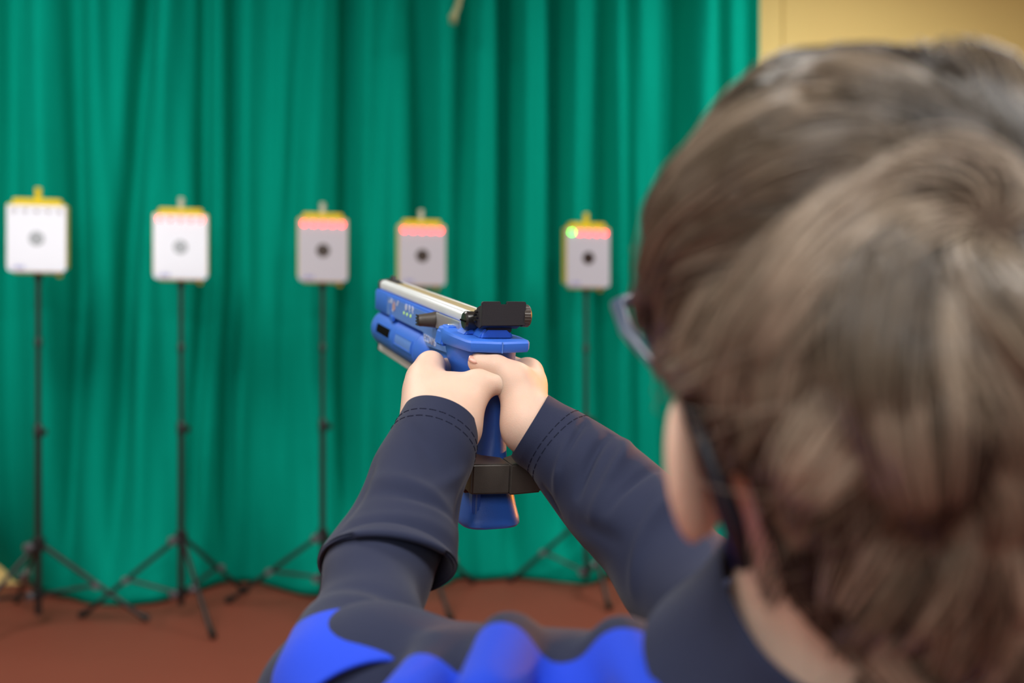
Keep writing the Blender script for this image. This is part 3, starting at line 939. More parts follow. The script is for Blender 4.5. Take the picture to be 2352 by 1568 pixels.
def head_sdf(p):
    q = (p - HCn.astype(np.float32)) @ HMn.astype(np.float32)
    d = ellip(q, (0, 0, 0), SKULL)
    d = smin(d, ellip(q, (0, 0.030, -0.045), (0.056, 0.055, 0.066)), 0.03)            # face block
    d = smin(d, ellip(q, (0, 0.062, -0.088), (0.026, 0.020, 0.018)), 0.025)           # chin
    for s in (-1, 1):
        d = smin(d, ellip(q, (s * 0.036, 0.062, -0.040), (0.022, 0.020, 0.020)), 0.02)  # cheek
        d = smin(d, cone(q, (s * 0.012, 0.083, 0.006), (s * 0.042, 0.070, 0.006), 0.006, 0.006), 0.014)   # brow
        d = smax(d, -ellip(q, (s * 0.031, 0.094, -0.013), (0.014, 0.012, 0.009)), 0.010)  # eye socket
        d = smin(d, ellip(q, (s * 0.031, 0.074, -0.013), (0.0115, 0.0115, 0.0105)), 0.003)  # eye
    d = smin(d, cone(q, (0, 0.085, -0.006), (0, 0.101, -0.036), 0.006, 0.008), 0.012)     # nose
    for s in (-1, 1):
        d = smin(d, ellip(q, (s * 0.008, 0.094, -0.040), (0.006, 0.007, 0.005)), 0.006)
    d = smin(d, ellip(q, (0, 0.083, -0.060), (0.019, 0.008, 0.0035)), 0.005)          # upper lip
    d = smin(d, ellip(q, (0, 0.081, -0.068), (0.016, 0.008, 0.004)), 0.005)           # lower lip
    d = smax(d, -ellip(q, (0, 0.093, -0.0638), (0.020, 0.006, 0.0009)), 0.003)
    # ears
    for s in (-1, 1):
        ea = np.array(Matrix.Rotation(math.radians(s * 38), 3, 'Z') @ Matrix.Rotation(math.radians(-10), 3, 'X'))
        c = np.array((s * 0.0815, -0.012, -0.030))
        shell = ellip(q, c, (0.0052, 0.0170, 0.0285), ea)
        lobe = ellip(q, c + np.array((-s * 0.003, 0.008, -0.024)), (0.0055, 0.0085, 0.0095), ea)
        hollow = ellip(q, c + np.array((s * 0.006, 0.002, 0.003)), (0.0045, 0.0110, 0.0185), ea)
        root = cone(q, (s * 0.066, 0.000, -0.016), (s * 0.068, 0.000, -0.044), 0.011, 0.010)
        e = smin(smax(shell, -hollow, 0.003), lobe, 0.006)
        e = smin(e, root, 0.010)
        d = smin(d, e, 0.005)
    for s in (-1, 1):
        d = smin(d, cone(q, (s * 0.048, -0.006, -0.035), (s * 0.036, -0.010, -0.088), 0.018, 0.023), 0.014)   # behind the ear
        d = smin(d, cone(q, (s * 0.060, 0.012, -0.020), (s * 0.046, 0.030, -0.072), 0.010, 0.012), 0.016)     # jaw angle
    # neck
    nb = np.array(NECK_LOW)
    nt = np.array(H(0, -0.012, -0.050))
    d = smin(d, cone(p, nt, nb, 0.041, 0.046), 0.020)
    return d


hl = HCn - 0.135
hh = HCn + 0.125
hl[2] = NECK_LOW.z - 0.03
parts = [sdf_mesh(head_sdf, hl, hh, 0.0021)]


# ---- hands
def chain(p, pts, rs, k=0.004):
    d = None
    for a, b, ra, rb in zip(pts, pts[1:], rs, rs[1:]):
        c = cone(p, a, b, ra, rb)
        d = c if d is None else smin(d, c, k)
    return d


def left_hand(p):
    i_mcp = P(989, 840, .838)
    d = cone(p, P(968, 965, .782), i_mcp, .0150, .0122)                             # back of the hand, index ray
    d = smin(d, cone(p, P(1012, 975, .776), P(1042, 892, .802), .0200, .0125), .016)
    d = smin(d, cone(p, P(1010, 1000, .770), P(985, 900, .812), .0200, .0160), .016)
    d = smin(d, cone(p, P(1052, 968, .774), P(1106, 881, .792), .0170, .0098), .014)  # thumb metacarpal
    d = smin(d, chain(p, [P(1106, 881, .792), P(1142, 879, .792), P(1180, 896, .794)], [.0098, .0084, .0074]), .006)   # thumb
    d = smin(d, cone(p, P(1040, 905, .795), P(1085, 890, .793), .0130, .0105), .012)   # web
    d = smin(d, cone(p, WR_L, P(1000, 1020, .755), .024, .023), .016)
    d = smin(d, cone(p, P(1000, 1020, .755), EL_L, .023, .020), .012)
    # fingers wrap round the front of the grip
    fing = [(i_mcp, (-31, 84, -50), (-12, 104, -53), (9, 103, -54), (20, 94, -54), .0098),
            (P(975, 872, .832), (-31, 78, -64), (-13, 98, -66), (8, 98, -67), (19, 88, -67), .0098),
            (P(968, 902, .824), (-28, 70, -78), (-13, 90, -80), (7, 91, -81), (18, 82, -81), .0092),
            (P(966, 932, .812), (-25, 60, -92), (-13, 80, -94), (5, 82, -94), (15, 75, -94), .0084)]
    for m_, a, b, c, e, r in fing:
        f = chain(p, [m_, G(*a), G(*b), G(*c), G(*e)], [r * 1.15, r, r * .95, r * .88, r * .72], .004)
        d = smin(d, f, .005)
    d = smin(d, cone(p, P(972, 872, .826), P(975, 960, .790), .013, .015), .012)
    return d


def right_hand(p):
    i_mcp = P(1212, 858, .840)
    mcp = P(1178, 872, .797)
    d = cone(p, P(1222, 975, .786), i_mcp, .0150, .0138)
    d = smin(d, cone(p, P(1214, 985, .785), P(1200, 905, .800), .0165, .0150), .014)
    d = smin(d, cone(p, P(1206, 950, .786), mcp, .0135, .0118), .012)
    d = smin(d, chain(p, [mcp, P(1140, 843, .796), P(1098, 833, .798)], [.0118, .0094, .0082]), .006)
    d = smin(d, cone(p, mcp, P(1212, 880, .825), .0110, .0120), .012)
    d = smin(d, cone(p, WR_R, P(1250, 1006, .780), .0190, .0170), .014)
    d = smin(d, cone(p, P(1250, 1006, .780), P(1318, 1056, .769), .0170, .0180), .010)
    fing = [(i_mcp, (26, 92, -43), (14, 112, -48), (4, 116, -50), (-3, 113, -51), .0092),
            (P(1222, 885, .836), (25, 72, -60), (10, 85, -63), (-8, 84, -64), (-17, 74, -64), .0092),
            (P(1226, 912, .826), (23, 66, -74), (9, 78, -77), (-8, 77, -78), (-16, 68, -78), .0088),
            (P(1228, 938, .815), (21, 58, -87), (8, 70, -90), (-7, 69, -91), (-15, 61, -91), .0080)]
    for m_, a, b, c, e, r in fing:
        f = chain(p, [m_, G(*a), G(*b), G(*c), G(*e)], [r * 1.15, r, r * .95, r * .88, r * .72], .004)
        d = smin(d, f, .005)
    return d


def bounds(pts, pad):
    A = np.array([list(q) for q in pts])
    return A.min(0) - pad, A.max(0) + pad


b0, b1 = bounds([P(1000, 1030, .75), P(960, 830, .84), P(1176, 890, .80), G(20, 105, -55), G(-30, 84, -95), P(920, 960, .78)], .018)
parts.append(sdf_mesh(left_hand, b0, b1, 0.0011))
b0, b1 = bounds([P(1250, 1025, .765), P(1260, 850, .84), P(1095, 830, .80), G(-17, 116, -50), G(26, 60, -95)], .018)
parts.append(sdf_mesh(right_hand, b0, b1, 0.0011))


def trunk(p):
    d = cone(p, NECK_LOW, CHEST, .044, .080)
    d = smin(d, cone(p, SH_L.lerp(NECK_LOW, .25) - Vector((0, 0, .035)), SH_R.lerp(NECK_LOW, .25) - Vector((0, 0, .035)), .030, .030), .03)
    d = smin(d, ellip(p, CHEST + Vector((0, 0, -.03)), (.125, .080, .11)), .06)
    d = smin(d, ellip(p, (CHEST + PELVIS) / 2, (.10, .075, .14)), .06)
    d = smin(d, ellip(p, PELVIS, (.115, .085, .09)), .06)
    for sh, el, wr in ((SH_L, EL_L, WR_L), (SH_R, EL_R, WR_R)):
        d = smin(d, cone(p, sh - Vector((0, 0, .012)), el, .025, .021), .02)
        d = smin(d, cone(p, el, el.lerp(wr, .62), .021, .014), .02)
    for s in (-1, 1):
        hip = PELVIS + Vector((s * .055, 0, -.03))
        knee = Vector((PELVIS.x + s * .075, PELVIS.y + .02, .33))
        ank = Vector((PELVIS.x + s * .085, PELVIS.y - .01, .07))
        d = smin(d, cone(p, hip, knee, .060, .042), .03)
        d = smin(d, cone(p, knee, ank, .042, .028), .02)
        d = smin(d, cone(p, ank, ank + Vector((s * .01, .09, -.035)), .026, .020), .015)
    return d


parts.append(sdf_mesh(trunk, (-.16, .36, .0), (.36, .80, NECK_LOW.z + .02), 0.008, 1))
V, F = join_np(parts)
boy = from_np('person', V, F, M['skin'])
tag(boy, 'boy seen from behind in a navy jacket, aiming the blue pistol with both hands', 'person')


# fingernail of the right thumb
def nail(name, c, ax, nrm, l, w):
    ax = Vector(ax).normalized(); nrm = Vector(nrm); nrm = (nrm - ax * nrm.dot(ax)).normalized(); sd = ax.cross(nrm)
    bm = bmesh.new()
    rows = []
    for i in range(7):
        u = i / 6
        ww = w * (0.75 + 0.35 * math.sin(math.pi * min(1, u * 1.1)) if u < 0.85 else 0.7)
        row = []
        for j in range(7):
            v = (j / 6 - 0.5) * 2
            row.append(bm.verts.new(Vector(c) + ax * (l * (u - 0.5)) + sd * (ww * v) + nrm * (0.0012 * (1 - v * v) - 0.0005 * (u - 0.5) ** 2)))
        rows.append(row)
    for a, b in zip(rows, rows[1:]):
        for j in range(6):
            bm.faces.new([a[j], a[j + 1], b[j + 1], b[j]])
    o = from_bm(name, bm, M['nail'], boy, smooth=True)
    s = o.modifiers.new('t', 'SOLIDIFY'); s.thickness = 0.0006
    return o


nail('thumb_nail', P(1091, 824, .7925), P(1080, 829, .798) - P(1110, 834, .797), Vector((-.05, -.75, .65)), .0100, .0042)

# ------------------------------------------------------------------ clothes
jacket_parts = []


def catmull(A, n):
    A = np.array(A, dtype=float)
    out = []
    m = len(A)
    seg = n // (m - 1)
    for i in range(m - 1):
        p0, p1, p2, p3 = A[max(i - 1, 0)], A[i], A[i + 1], A[min(i + 2, m - 1)]
        for k in range(seg):
            t = k / seg
            out.append(0.5 * ((2 * p1) + (-p0 + p2) * t + (2 * p0 - 5 * p1 + 4 * p2 - p3) * t * t + (-p0 + 3 * p1 - 3 * p2 + p3) * t ** 3))
    out.append(A[-1])
    return np.array(out)


def sleeve(name, rings, wrinkles, seed, nv=112, nu=168, panel=None, stitch=()):
    """rings: (px, py, Y, radius, squash); v=0 looks at the lens side of the arm"""
    cs = catmull([list(P(r[0], r[1], r[2])) + [r[3], 1.0, r[4] if len(r) > 4 else 0.0, r[5] if len(r) > 5 else 0.0, r[6] if len(r) > 6 else 0.0] for r in rings], nu)
    C = cs[:, :3].copy()
    n = len(C)
    ia = np.arange(n)
    T = C[np.minimum(ia + 26, n - 1)] - C[np.maximum(ia - 26, 0)]           # long chord: steady through folds
    # smooth the axis direction so folded-back rings keep the arm's direction
    for _ in range(14):
        T[1:-1] = (T[:-2] + 2 * T[1:-1] + T[2:]) / 4
    T /= np.linalg.norm(T, axis=1, keepdims=True)
    view = C - np.array([0, 0, CAMH])
    view /= np.linalg.norm(view, axis=1, keepdims=True)
    E1 = -view + T * (view * T).sum(1, keepdims=True)
    E1 /= np.linalg.norm(E1, axis=1, keepdims=True)
    E2 = np.cross(T, E1)
    C = C + E1 * cs[:, 6:7]
    L = np.concatenate([[0], np.cumsum(np.linalg.norm(np.diff(C, axis=0), axis=1))])
    v = np.linspace(-np.pi, np.pi, nv, endpoint=False)
    UU, VV = np.meshgrid(L, v, indexing='ij')
    R = np.repeat(cs[:, 3:4], nv, 1)
    sq = np.repeat(cs[:, 4:5], nv, 1)
    disp = np.zeros_like(R)
    # wrinkles: (u0, v0, u1, v1, width, depth) lines on the cloth; u in metres along the arm, v in degrees
    for (u0, v0, u1, v1, w, dp) in wrinkles:
        a0, a1 = math.radians(v0), math.radians(v1)
        rr = 0.036
        ax, ay = u0, a0 * rr
        bx, by = u1, a1 * rr
        X, Y = UU, VV * rr
        tt = np.clip(((X - ax) * (bx - ax) + (Y - ay) * (by - ay)) / ((bx - ax) ** 2 + (by - ay) ** 2), 0, 1)
        dd = np.hypot(X - ax - tt * (bx - ax), Y - ay - tt * (by - ay))
        fade = np.sin(np.pi * np.clip(0.12 + 0.76 * tt, 0, 1))
        disp += dp * fade * np.exp(-(dd / w) ** 2)
    r2 = np.random.default_rng(seed)
    for k in range(7):
        fu, fv, ph = r2.uniform(25, 110), r2.integers(1, 4), r2.uniform(0, 6.28)
        disp += 0.00045 * np.sin(fu * UU + fv * VV + ph)
    R = R + disp
    Pn = C[:, None, :] + R[..., None] * (np.cos(VV)[..., None] * E1[:, None, :] * sq[..., None] + np.sin(VV)[..., None] * E2[:, None, :])
    Pn = Pn + (cs[:, 5:6] * np.sin(v)[None, :] + cs[:, 7:8] * np.cos(v)[None, :])[..., None] * T[:, None, :]      # slanted rings at folds
    Vv = Pn.reshape(-1, 3)
    i = np.arange(n - 1)[:, None] * nv
    j = np.arange(nv)[None, :]
    j2 = (j + 1) % nv
    Ff = np.stack([i + j, i + j2, i + nv + j2, i + nv + j], -1).reshape(-1, 4)
    me = bpy.data.meshes.new(name)
    me.from_pydata(Vv.tolist(), [], Ff.tolist())
    me.update()
    at = me.attributes.new('panel', 'FLOAT', 'POINT')
    pv = np.full(len(Vv), -1.0) if panel is None else panel(Vv, UU.reshape(-1), VV.reshape(-1))
    at.data.foreach_set('value', pv.astype(np.float32))
    o = link_mesh(name, me, M['jacket'], jacket, smooth=True)
    s = o.modifiers.new('cloth', 'SOLIDIFY'); s.thickness = 0.0022; s.offset = -1
    # seams: rows of small stitches
    for us in stitch:
        bm = bmesh.new()
        iu = int(np.argmin(abs(L - us)))
        N = 84
        for k in range(N):
            jv = int(k * nv / N)
            a = Pn[iu, jv]; b = Pn[iu, (jv + 1) % nv]
            nn = a - C[iu]; nn = nn / np.linalg.norm(nn)
            bm_tube([a + nn * .0001, a + (b - a) * .85 + nn * .0001], .00042, 5, bm)
        from_bm('stitching', bm, M['stitch'], o)
    return o, Pn


# --- jacket body as one shell
NB = [Vector(NECK_LOW)]
FOLD_A = [(P(1170, 1482, .475), P(1120, 1620, .42), .016, .016), (P(1430, 1490, .455), P(1500, 1620, .40), .015, .010), (P(1010, 1520, .50), P(930, 1640, .45), .014, .016)]


def shell(p):
    d = cone(p, NECK_LOW + Vector((0.004, 0, -.034)), CHEST, .058, .105)
    d = smin(d, cone(p, P(1620, 1690, .44), P(815, 1640, .56), .042, .054), .03)
    d = smin(d, cone(p, NECK_LOW + Vector((.04, .02, -.04)), SH_R + Vector((0, 0, -.02)), .048, .050), .03)
    d = smin(d, ellip(p, CHEST + Vector((0, 0, -.03)), (.150, .100, .125)), .05)
    d = smin(d, ellip(p, (CHEST + PELVIS) / 2, (.132, .102, .17)), .06)
    d = smin(d, ellip(p, PELVIS + Vector((0, 0, .03)), (.140, .108, .09)), .05)
    d = smin(d, cone(p, P(815, 1640, .56), P(852, 1570, .540), .050, .0425), .02)
    for a, b, ra, rb in FOLD_A:
        d = smin(d, cone(p, a, b, ra, rb), .012)
    # neck hole
    d = smax(d, -cone(p, NECK_LOW + Vector((0, 0, -.04)), H(0, -.02, -.05), .050, .050), .006)
    d = smax(d, PELVIS.z - .06 - p[:, 2], .01)
    return d


V, F = sdf_mesh(shell, (-.20, .33, .50), (.40, .76, 1.10), 0.0045, 1)
me = bpy.data.meshes.new('jacket')
me.from_pydata(V.tolist(), [], F.tolist())
me.update()
# royal-blue back yoke: everything behind a seam that runs from the left armhole to the collar
seam_x = np.array([-.25, -.10, -.05, -.01, .03, .06, .09, .12, .20, .30, .40])
seam_y = np.array([.44, .460, .480, .466, .450, .440, .425, .415, .42, .48, .52])
pv = np.interp(V[:, 0], seam_x, seam_y) - V[:, 1]
pv = np.minimum(pv, V[:, 2] - .84)
at = me.attributes.new('panel', 'FLOAT', 'POINT')
at.data.foreach_set('value', pv.astype(np.float32))
jacket = link_mesh('jacket', me, M['jacket'], boy, smooth=True)
jacket['label'] = 'navy fleece jacket with royal-blue back panels'

# --- sleeves
L_RINGS = [(1015, 972, .772, .0310), (1003, 1002, .764, .0330), (986, 1040, .752, .0348), (965, 1085, .738, .0350, .002), (948, 1135, .722, .0350, .006, 0, .004), (930, 1190, .705, .0375, .010, 0, .006), (912, 1234, .690, .0412, .014, 0, .009),
           (897, 1266, .678, .0432, .016, 0, .010), (890, 1288, .669, .0440, .016, 0, .010), (887, 1300, .664, .0430, .016, 0, .010), (884, 1284, .677, .0374, .016, .002, .010), (878, 1296, .671, .0366, .016, .003, .010), (864, 1340, .651, .0346, .011, .003, .011),
           (848, 1405, .619, .0338, .006, .001, .004), (832, 1470, .588, .0375), (812, 1540, .560, .0410), (800, 1610, .535, .0440), (860, 1690, .510, .0460)]
L_WR = [(.030, 40, .065, -10, .005, -.0022), (.05, -60, .085, -20, .006, .0022), (.080, 50, .095, -30, .006, .0024), (.095, 40, .108, -55, .005, -.0026), (.05, -75, .11, -62, .005, -.002), (.06, 70, .12, 60, .005, -.002),
        (.118, 50, .125, -60, .005, .0018), (.235, 60, .262, -30, .007, -.0026), (.262, 30, .285, -60, .007, .0022)]


def left_panel(Vw, u, v):
    # a blue patch sewn across the top of the upper arm
    vd = np.degrees(v)
    edge = .280 + .004 * np.sin(np.radians(vd * 3.0 + 40)) - .00012 * vd
    return np.minimum(u - edge, np.minimum((vd + 6) * .0007 + (u - .28) * .22, (62 - vd) * .0007 + (u - .28) * .2))


sl_l, _ = sleeve('sleeve', L_RINGS, L_WR, 3, panel=left_panel, stitch=(.0155, .0235))
R_RINGS = [(1216, 978, .776, .0280), (1240, 995, .776, .0298), (1276, 1016, .774, .0316), (1318, 1056, .767, .0356), (1370, 1105, .752, .0386), (1440, 1175, .728, .0406), (1512, 1262, .697, .0406), (1580, 1345, .668, .0396),
           (1660, 1410, .622, .0390), (1800, 1450, .590, .0410), (2050, 1440, .565, .0440), (2200, 1440, .555, .0460)]
R_WR = [(.036, -60, .058, 15, .0040, -.0040), (.042, -30, .066, 45, .004, .0030), (.062, -55, .090, 25, .0045, -.0052), (.070, -75, .100, -15, .005, .0036), (.085, -60, .115, 30, .005, .0026),
        (.10, 50, .15, 25, .006, -.0026), (.12, -55, .16, -20, .006, .0026), (.05, 60, .08, 75, .004, -.0026), (.15, -40, .18, 40, .006, .0026), (.108, -70, .125, 10, .004, -.003)]
sl_r, _ = sleeve('sleeve', R_RINGS, R_WR, 5, stitch=(.0225, .0310))

# --- standing collar
cn = []
NV = 72
axis = (H(0, -.02, -.05) - NECK_LOW).normalized()
e1 = Vector((1, 0, 0)); e1 = (e1 - axis * e1.dot(axis)).normalized()
e2 = axis.cross(e1)
prof = [(-.020, .070), (-.008, .064), (.004, .0595), (.016, .0565), (.026, .0550), (.0285, .0535), (.0275, .0515), (.018, .0515), (.004, .053), (-.012, .056)]
rings = []
for t, r in prof:
    ring = []
    for k in range(NV):
        a = 2 * math.pi * k / NV
        wob = 1 + .02 * math.sin(3 * a + 20 * t) + .012 * math.sin(7 * a)
        ring.append(NECK_LOW + axis * t + (e1 * math.cos(a) + e2 * math.sin(a)) * r * wob + Vector((0, 0, .006 * math.sin(a + .6))))
    rings.append(ring)
collar = loft('collar', [[tuple(q) for q in r] for r in rings], M['navy'], jacket, cap=False)
collar.modifiers.new('s', 'SUBSURF').levels = 1

# --- trousers and shoes (below the frame)
def trous(p):
    d = ellip(p, PELVIS, (.128, .098, .10))
    for s in (-1, 1):
        hip = PELVIS + Vector((s * .058, 0, -.03))
        knee = Vector((PELVIS.x + s * .078, PELVIS.y + .02, .33))
        ank = Vector((PELVIS.x + s * .088, PELVIS.y - .01, .08))
        d = smin(d, cone(p, hip, knee, .075, .056), .03)
        d = smin(d, cone(p, knee, ank, .056, .050), .02)
    return smax(d, p[:, 2] - .66, .01)


V, F = sdf_mesh(trous, (-.08, .36, .02), (.30, .70, .68), 0.008, 1)
from_np('trousers', V, F, M['trousers'], boy)
for s in (-1, 1):
    c = Vector((PELVIS.x + s * .09, PELVIS.y + .03, 0))

    def shoe(p, c=c):
        d = cone(p, c + Vector((0, -.06, .035)), c + Vector((0, .07, .028)), .034, .027)
        d = smin(d, cone(p, c + Vector((0, -.05, .04)), c + Vector((0, -.045, .09)), .036, .038), .02)
        return smax(d, .010 - p[:, 2], .004)
    V, F = sdf_mesh(shoe, (c.x - .06, c.y - .13, 0), (c.x + .06, c.y + .13, .14), 0.005, 1)
    sh_ = from_np('shoe', V, F, M['shoe'], boy)
    pl = [(c.x + .038 * math.cos(a) * (1 - .18 * math.sin(a)), c.y + .005 + .102 * math.sin(a)) for a in np.linspace(0, 2 * math.pi, 28, endpoint=False)]
    from_bm('sole', bm_prism(pl, 0.0005, .014, 'z'), M['shoe_sole'], sh_)

# ------------------------------------------------------------------ spectacles
gl = empty('spectacles', H(0, .095, 0))
tag(gl, 'blue-grey framed spectacles with dark temple tips worn by the boy', 'glasses')
gl_inv = Matrix.Translation(-gl.location)


def W(pts): return [H(*q) - gl.location for q in pts]


for s in (-1, 1):
    ring = []
    for k in range(25):
        a = 2 * math.pi * k / 24
        ring.append((s * .0365 + .031 * math.copysign(abs(math.cos(a)) ** .75, math.cos(a)), .107 - .010 * abs((s * .0365 + .029 * math.cos(a)) / .06) ** 2, -.010 + .0235 * math.copysign(abs(math.sin(a)) ** .8, math.sin(a))))
    rim = from_bm('rim', bm_tube(W(ring), .0021, 8, cap=False), M['frame'], gl, smooth=True)
    bm = bmesh.new()
    vs = [bm.verts.new(q) for q in W(ring[:-1])]
    bm.faces.new(vs)
    ln = from_bm('lens', bm, M['lens'], gl)
    so = ln.modifiers.new('t', 'SOLIDIFY'); so.thickness = .0016
    tmp = [(s * .067, .0975, .002), (s * .0790, .089, .003), (s * .0825, .055, .002), (s * .0810, .020, .001), (s * .0775, .000, -.001)]
    te = from_bm('temple', bm_tube(W(tmp), [.0030, .0034, .0032, .0028, .0026], 8), M['frame'], gl, smooth=True)
    tip = [(s * .0775, .000, -.001), (s * .0775, -.012, -.004), (s * .0770, -.027, -.020), (s * .0750, -.034, -.042), (s * .0740, -.036, -.060)]
    from_bm('temple_tip', bm_tube(W(tip), [.0028, .0034, .0040, .0044, .0036], 10), M['frame_tip'], te, smooth=True)
from_bm('bridge', bm_tube(W([(-.009, .107, -.006), (0, .1105, -.003), (.009, .107, -.006)]), .0018, 8), M['frame'], gl, smooth=True)

# ------------------------------------------------------------------ hair
whorl = np.array([0.006, -0.070, 0.050])
whorl = whorl / np.linalg.norm(whorl / SKULL)
ZS, ZK = -0.015, 0.46             # below ZS the hair falls straighter than the skull curves in


def squash(q):
    q = q.copy()
    q[:, 2] = np.where(q[:, 2] < ZS, ZS + (q[:, 2] - ZS) * ZK, q[:, 2])
    return q


def onto(q):
    """put points back on the surface the hair lies on"""
    k = np.linalg.norm(squash(q) / SKULL, axis=1, keepdims=True)
    out = q / k
    lowz = q[:, 2] < ZS
    out[lowz, 2] = q[lowz, 2]
    return out


def nrm(q):
    n = squash(q) / SKULL ** 2
    n[:, 2] *= np.where(q[:, 2] < ZS, ZK, 1.0)
    return n / np.linalg.norm(n, axis=1, keepdims=True)


def hair_allowed(q, m=0.0):
    """which part of the scalp carries hair (head coordinates); m widens the region"""
    x, y, z = q.T
    ok = ~((y > 0.040 + m) & (z < 0.034 + (y - 0.040) * 0.25 - m))
    ok &= ~((y > 0.016 + m) & (z < 0.004 - m))
    ok &= ~((y > -0.014 + m) & (z < -0.004 - m - 0.016 * (y < 0.012)))
    ok &= ~((y > -0.030 + m * .5) & (z < -0.002) & (z > -0.075) & (np.abs(x) > .03))
    ok &= ~((y <= -0.014) & (z < -0.074 - m - 1.9 * (-0.014 - y)))
    return ok


N_ST = 17000
i = np.arange(int(N_ST * 1.6))
ph = np.arccos(1 - 2 * (i + .5) / len(i)); th = np.pi * (1 + 5 ** .5) * i
dirs = np.stack([np.cos(th) * np.sin(ph), np.sin(th) * np.sin(ph), np.cos(ph)], 1)
Q = dirs * SKULL
Q[:, 2] = np.where(Q[:, 2] < ZS, ZS + (Q[:, 2] - ZS) / ZK, Q[:, 2])
Q = Q[hair_allowed(Q)]
UPW = HMn.T @ np.array([0, 0, 1.0])          # world up in head coordinates


def grow(Q, length, lift, jit, steps=12, keep=True):
    p = Q.copy()
    out = [p.copy()]
    L = length[:, None]
    wob = 0.55 * np.sin(38 * Q[:, 0] + 21 * Q[:, 2] + 1.0) + 0.45 * np.sin(55 * Q[:, 1] - 33 * Q[:, 0] + 2.0) + 0.4 * np.sin(80 * Q[:, 2] + 40 * Q[:, 1])
    prev = None
    alive = np.ones((len(Q), 1))
    for s in range(1, steps):
        t = s / (steps - 1)
        N = nrm(p)
        rad = p - whorl
        dist = np.linalg.norm(rad, axis=1, keepdims=True)
        rad = rad / np.maximum(dist, .004)
        rad -= N * (rad * N).sum(1, keepdims=True)
        rad /= np.maximum(np.linalg.norm(rad, axis=1, keepdims=True), 1e-4)
        sw = np.cross(N, rad)                                  # swirl round the crown
        near = np.exp(-(dist / .05) ** 2)
        g = -UPW[None, :] - N * (-UPW[None, :] * N).sum(1, keepdims=True)
        fwd = np.array([[0.0, 1.0, 0.0]]); fwd = fwd - N * (fwd * N).sum(1, keepdims=True)
        front = np.clip((p[:, 1:2] + .03) / .06, 0, 1)
        d = rad * 1.0 + sw * (0.85 * near + 0.12) + g * (0.18 + 0.35 * t) + fwd * 0.30 * front
        d += sw * (wob[:, None] * 0.42 + jit[:, None])
        d /= np.linalg.norm(d, axis=1, keepdims=True)
        if prev is not None:
            d = d * .55 + prev * .45
            d /= np.linalg.norm(d, axis=1, keepdims=True)
        prev = d
        p2 = onto(p + d * L / (steps - 1) * alive)
        if keep:
            alive = alive * hair_allowed(p2, 0.006)[:, None]
            p2 = np.where(alive > 0, p2, p)
        p = p2
        h = lift[:, None] * np.interp(t, [0, .25, .6, .9, 1], [.15, .7, 1, .85, .6])
        out.append(p + nrm(p) * h)
    return np.stack(out, 1)                                    # n, steps, 3


G_N = 330                                                      # locks
gi = rng.choice(len(Q), G_N, replace=False)
GQ = Q[gi]
r1 = np.random.default_rng(21)


def len_lift(Qq, r):
    top = np.clip((Qq[:, 2] - .0) / .065, 0, 1) * (1 - .45 * np.clip((np.abs(Qq[:, 0]) - .030) / .035, 0, 1))
    side = np.clip((Qq[:, 1] - .0) / .05, 0, 1) * (1 - top)
    nape = np.clip((-.03 - Qq[:, 2]) / .04, 0, 1)
    L = .040 + .038 * top - .010 * side + .016 * nape + r.uniform(-.008, .012, len(Qq))
    lf = .0062 + .0112 * top - .0046 * side - .0022 * np.clip((np.abs(Qq[:, 0]) - .045) / .02, 0, 1) + .001 * nape + r.uniform(-.005, .007, len(Qq)) * (1 - .85 * side)
    return L, lf


gL, gH = len_lift(GQ, r1)
gJ = r1.normal(0, .34, G_N)
GP = grow(GQ, gL, gH, gJ)
near = np.empty(len(Q), dtype=int)
for s in range(0, len(Q), 2000):
    near[s:s + 2000] = ((Q[s:s + 2000, None, :] - GQ[None]) ** 2).sum(2).argmin(1)
own = grow(Q, gL[near] + r1.normal(0, .005, len(Q)), gH[near] + r1.normal(0, .0014, len(Q)), gJ[near] + r1.normal(0, .08, len(Q)))
st = own.shape[1]
w = (np.linspace(0, 1, st) ** 1.0 * .84)[None, :, None]
K = own * (1 - w) + (GP[near] + (own[:, :1] - GP[near][:, :1]) * .30) * w
NF = 190                                                       # fly-away hairs
fi = r1.choice(len(Q), NF, replace=False)
fl = grow(Q[fi], r1.uniform(.05, .09, NF), r1.uniform(.009, .021, NF), r1.normal(0, .6, NF), keep=False)
K = np.concatenate([K, fl])
tone = np.concatenate([np.clip(.42 + .33 * np.clip(r1.normal(size=G_N), -1.7, 1.4)[near] + .15 * r1.normal(size=len(Q)), 0, .92), np.full(NF, .8)])  # random tone per lock; its range also paints in highlights and shade
wid = np.concatenate([np.full(len(Q), .00042), np.full(NF, .00014)])
Kw = HCn + K @ HMn.T
n, st = K.shape[:2]
Tn = np.gradient(Kw, axis=1)
Tn /= np.maximum(np.linalg.norm(Tn, axis=2, keepdims=True), 1e-7)
ref = (Kw[:, :1] - HCn)
E1 = ref - Tn * (ref * Tn).sum(2, keepdims=True)
E1 /= np.maximum(np.linalg.norm(E1, axis=2, keepdims=True), 1e-7)
E2 = np.cross(Tn, E1)
taper = (np.interp(np.linspace(0, 1, st), [0, .6, 1], [1, .9, .25]))[None, :, None]
rad = wid[:, None, None] * taper
VV = np.stack([Kw + rad * (E1 * math.cos(a) + E2 * math.sin(a)) for a in (math.pi / 2, math.pi * 7 / 6, math.pi * 11 / 6)], 2)   # n, st, 3, 3
HV = VV.reshape(-1, 3)
base = (np.arange(n)[:, None, None] * st + np.arange(st - 1)[None, :, None]) * 3 + np.arange(3)[None, None, :]
nxt = (np.arange(n)[:, None, None] * st + np.arange(st - 1)[None, :, None]) * 3 + ((np.arange(3) + 1) % 3)[None, None, :]
HF = np.stack([base, nxt, nxt + 3, base + 3], -1).reshape(-1, 4)
HT = np.repeat(tone, st * 3)
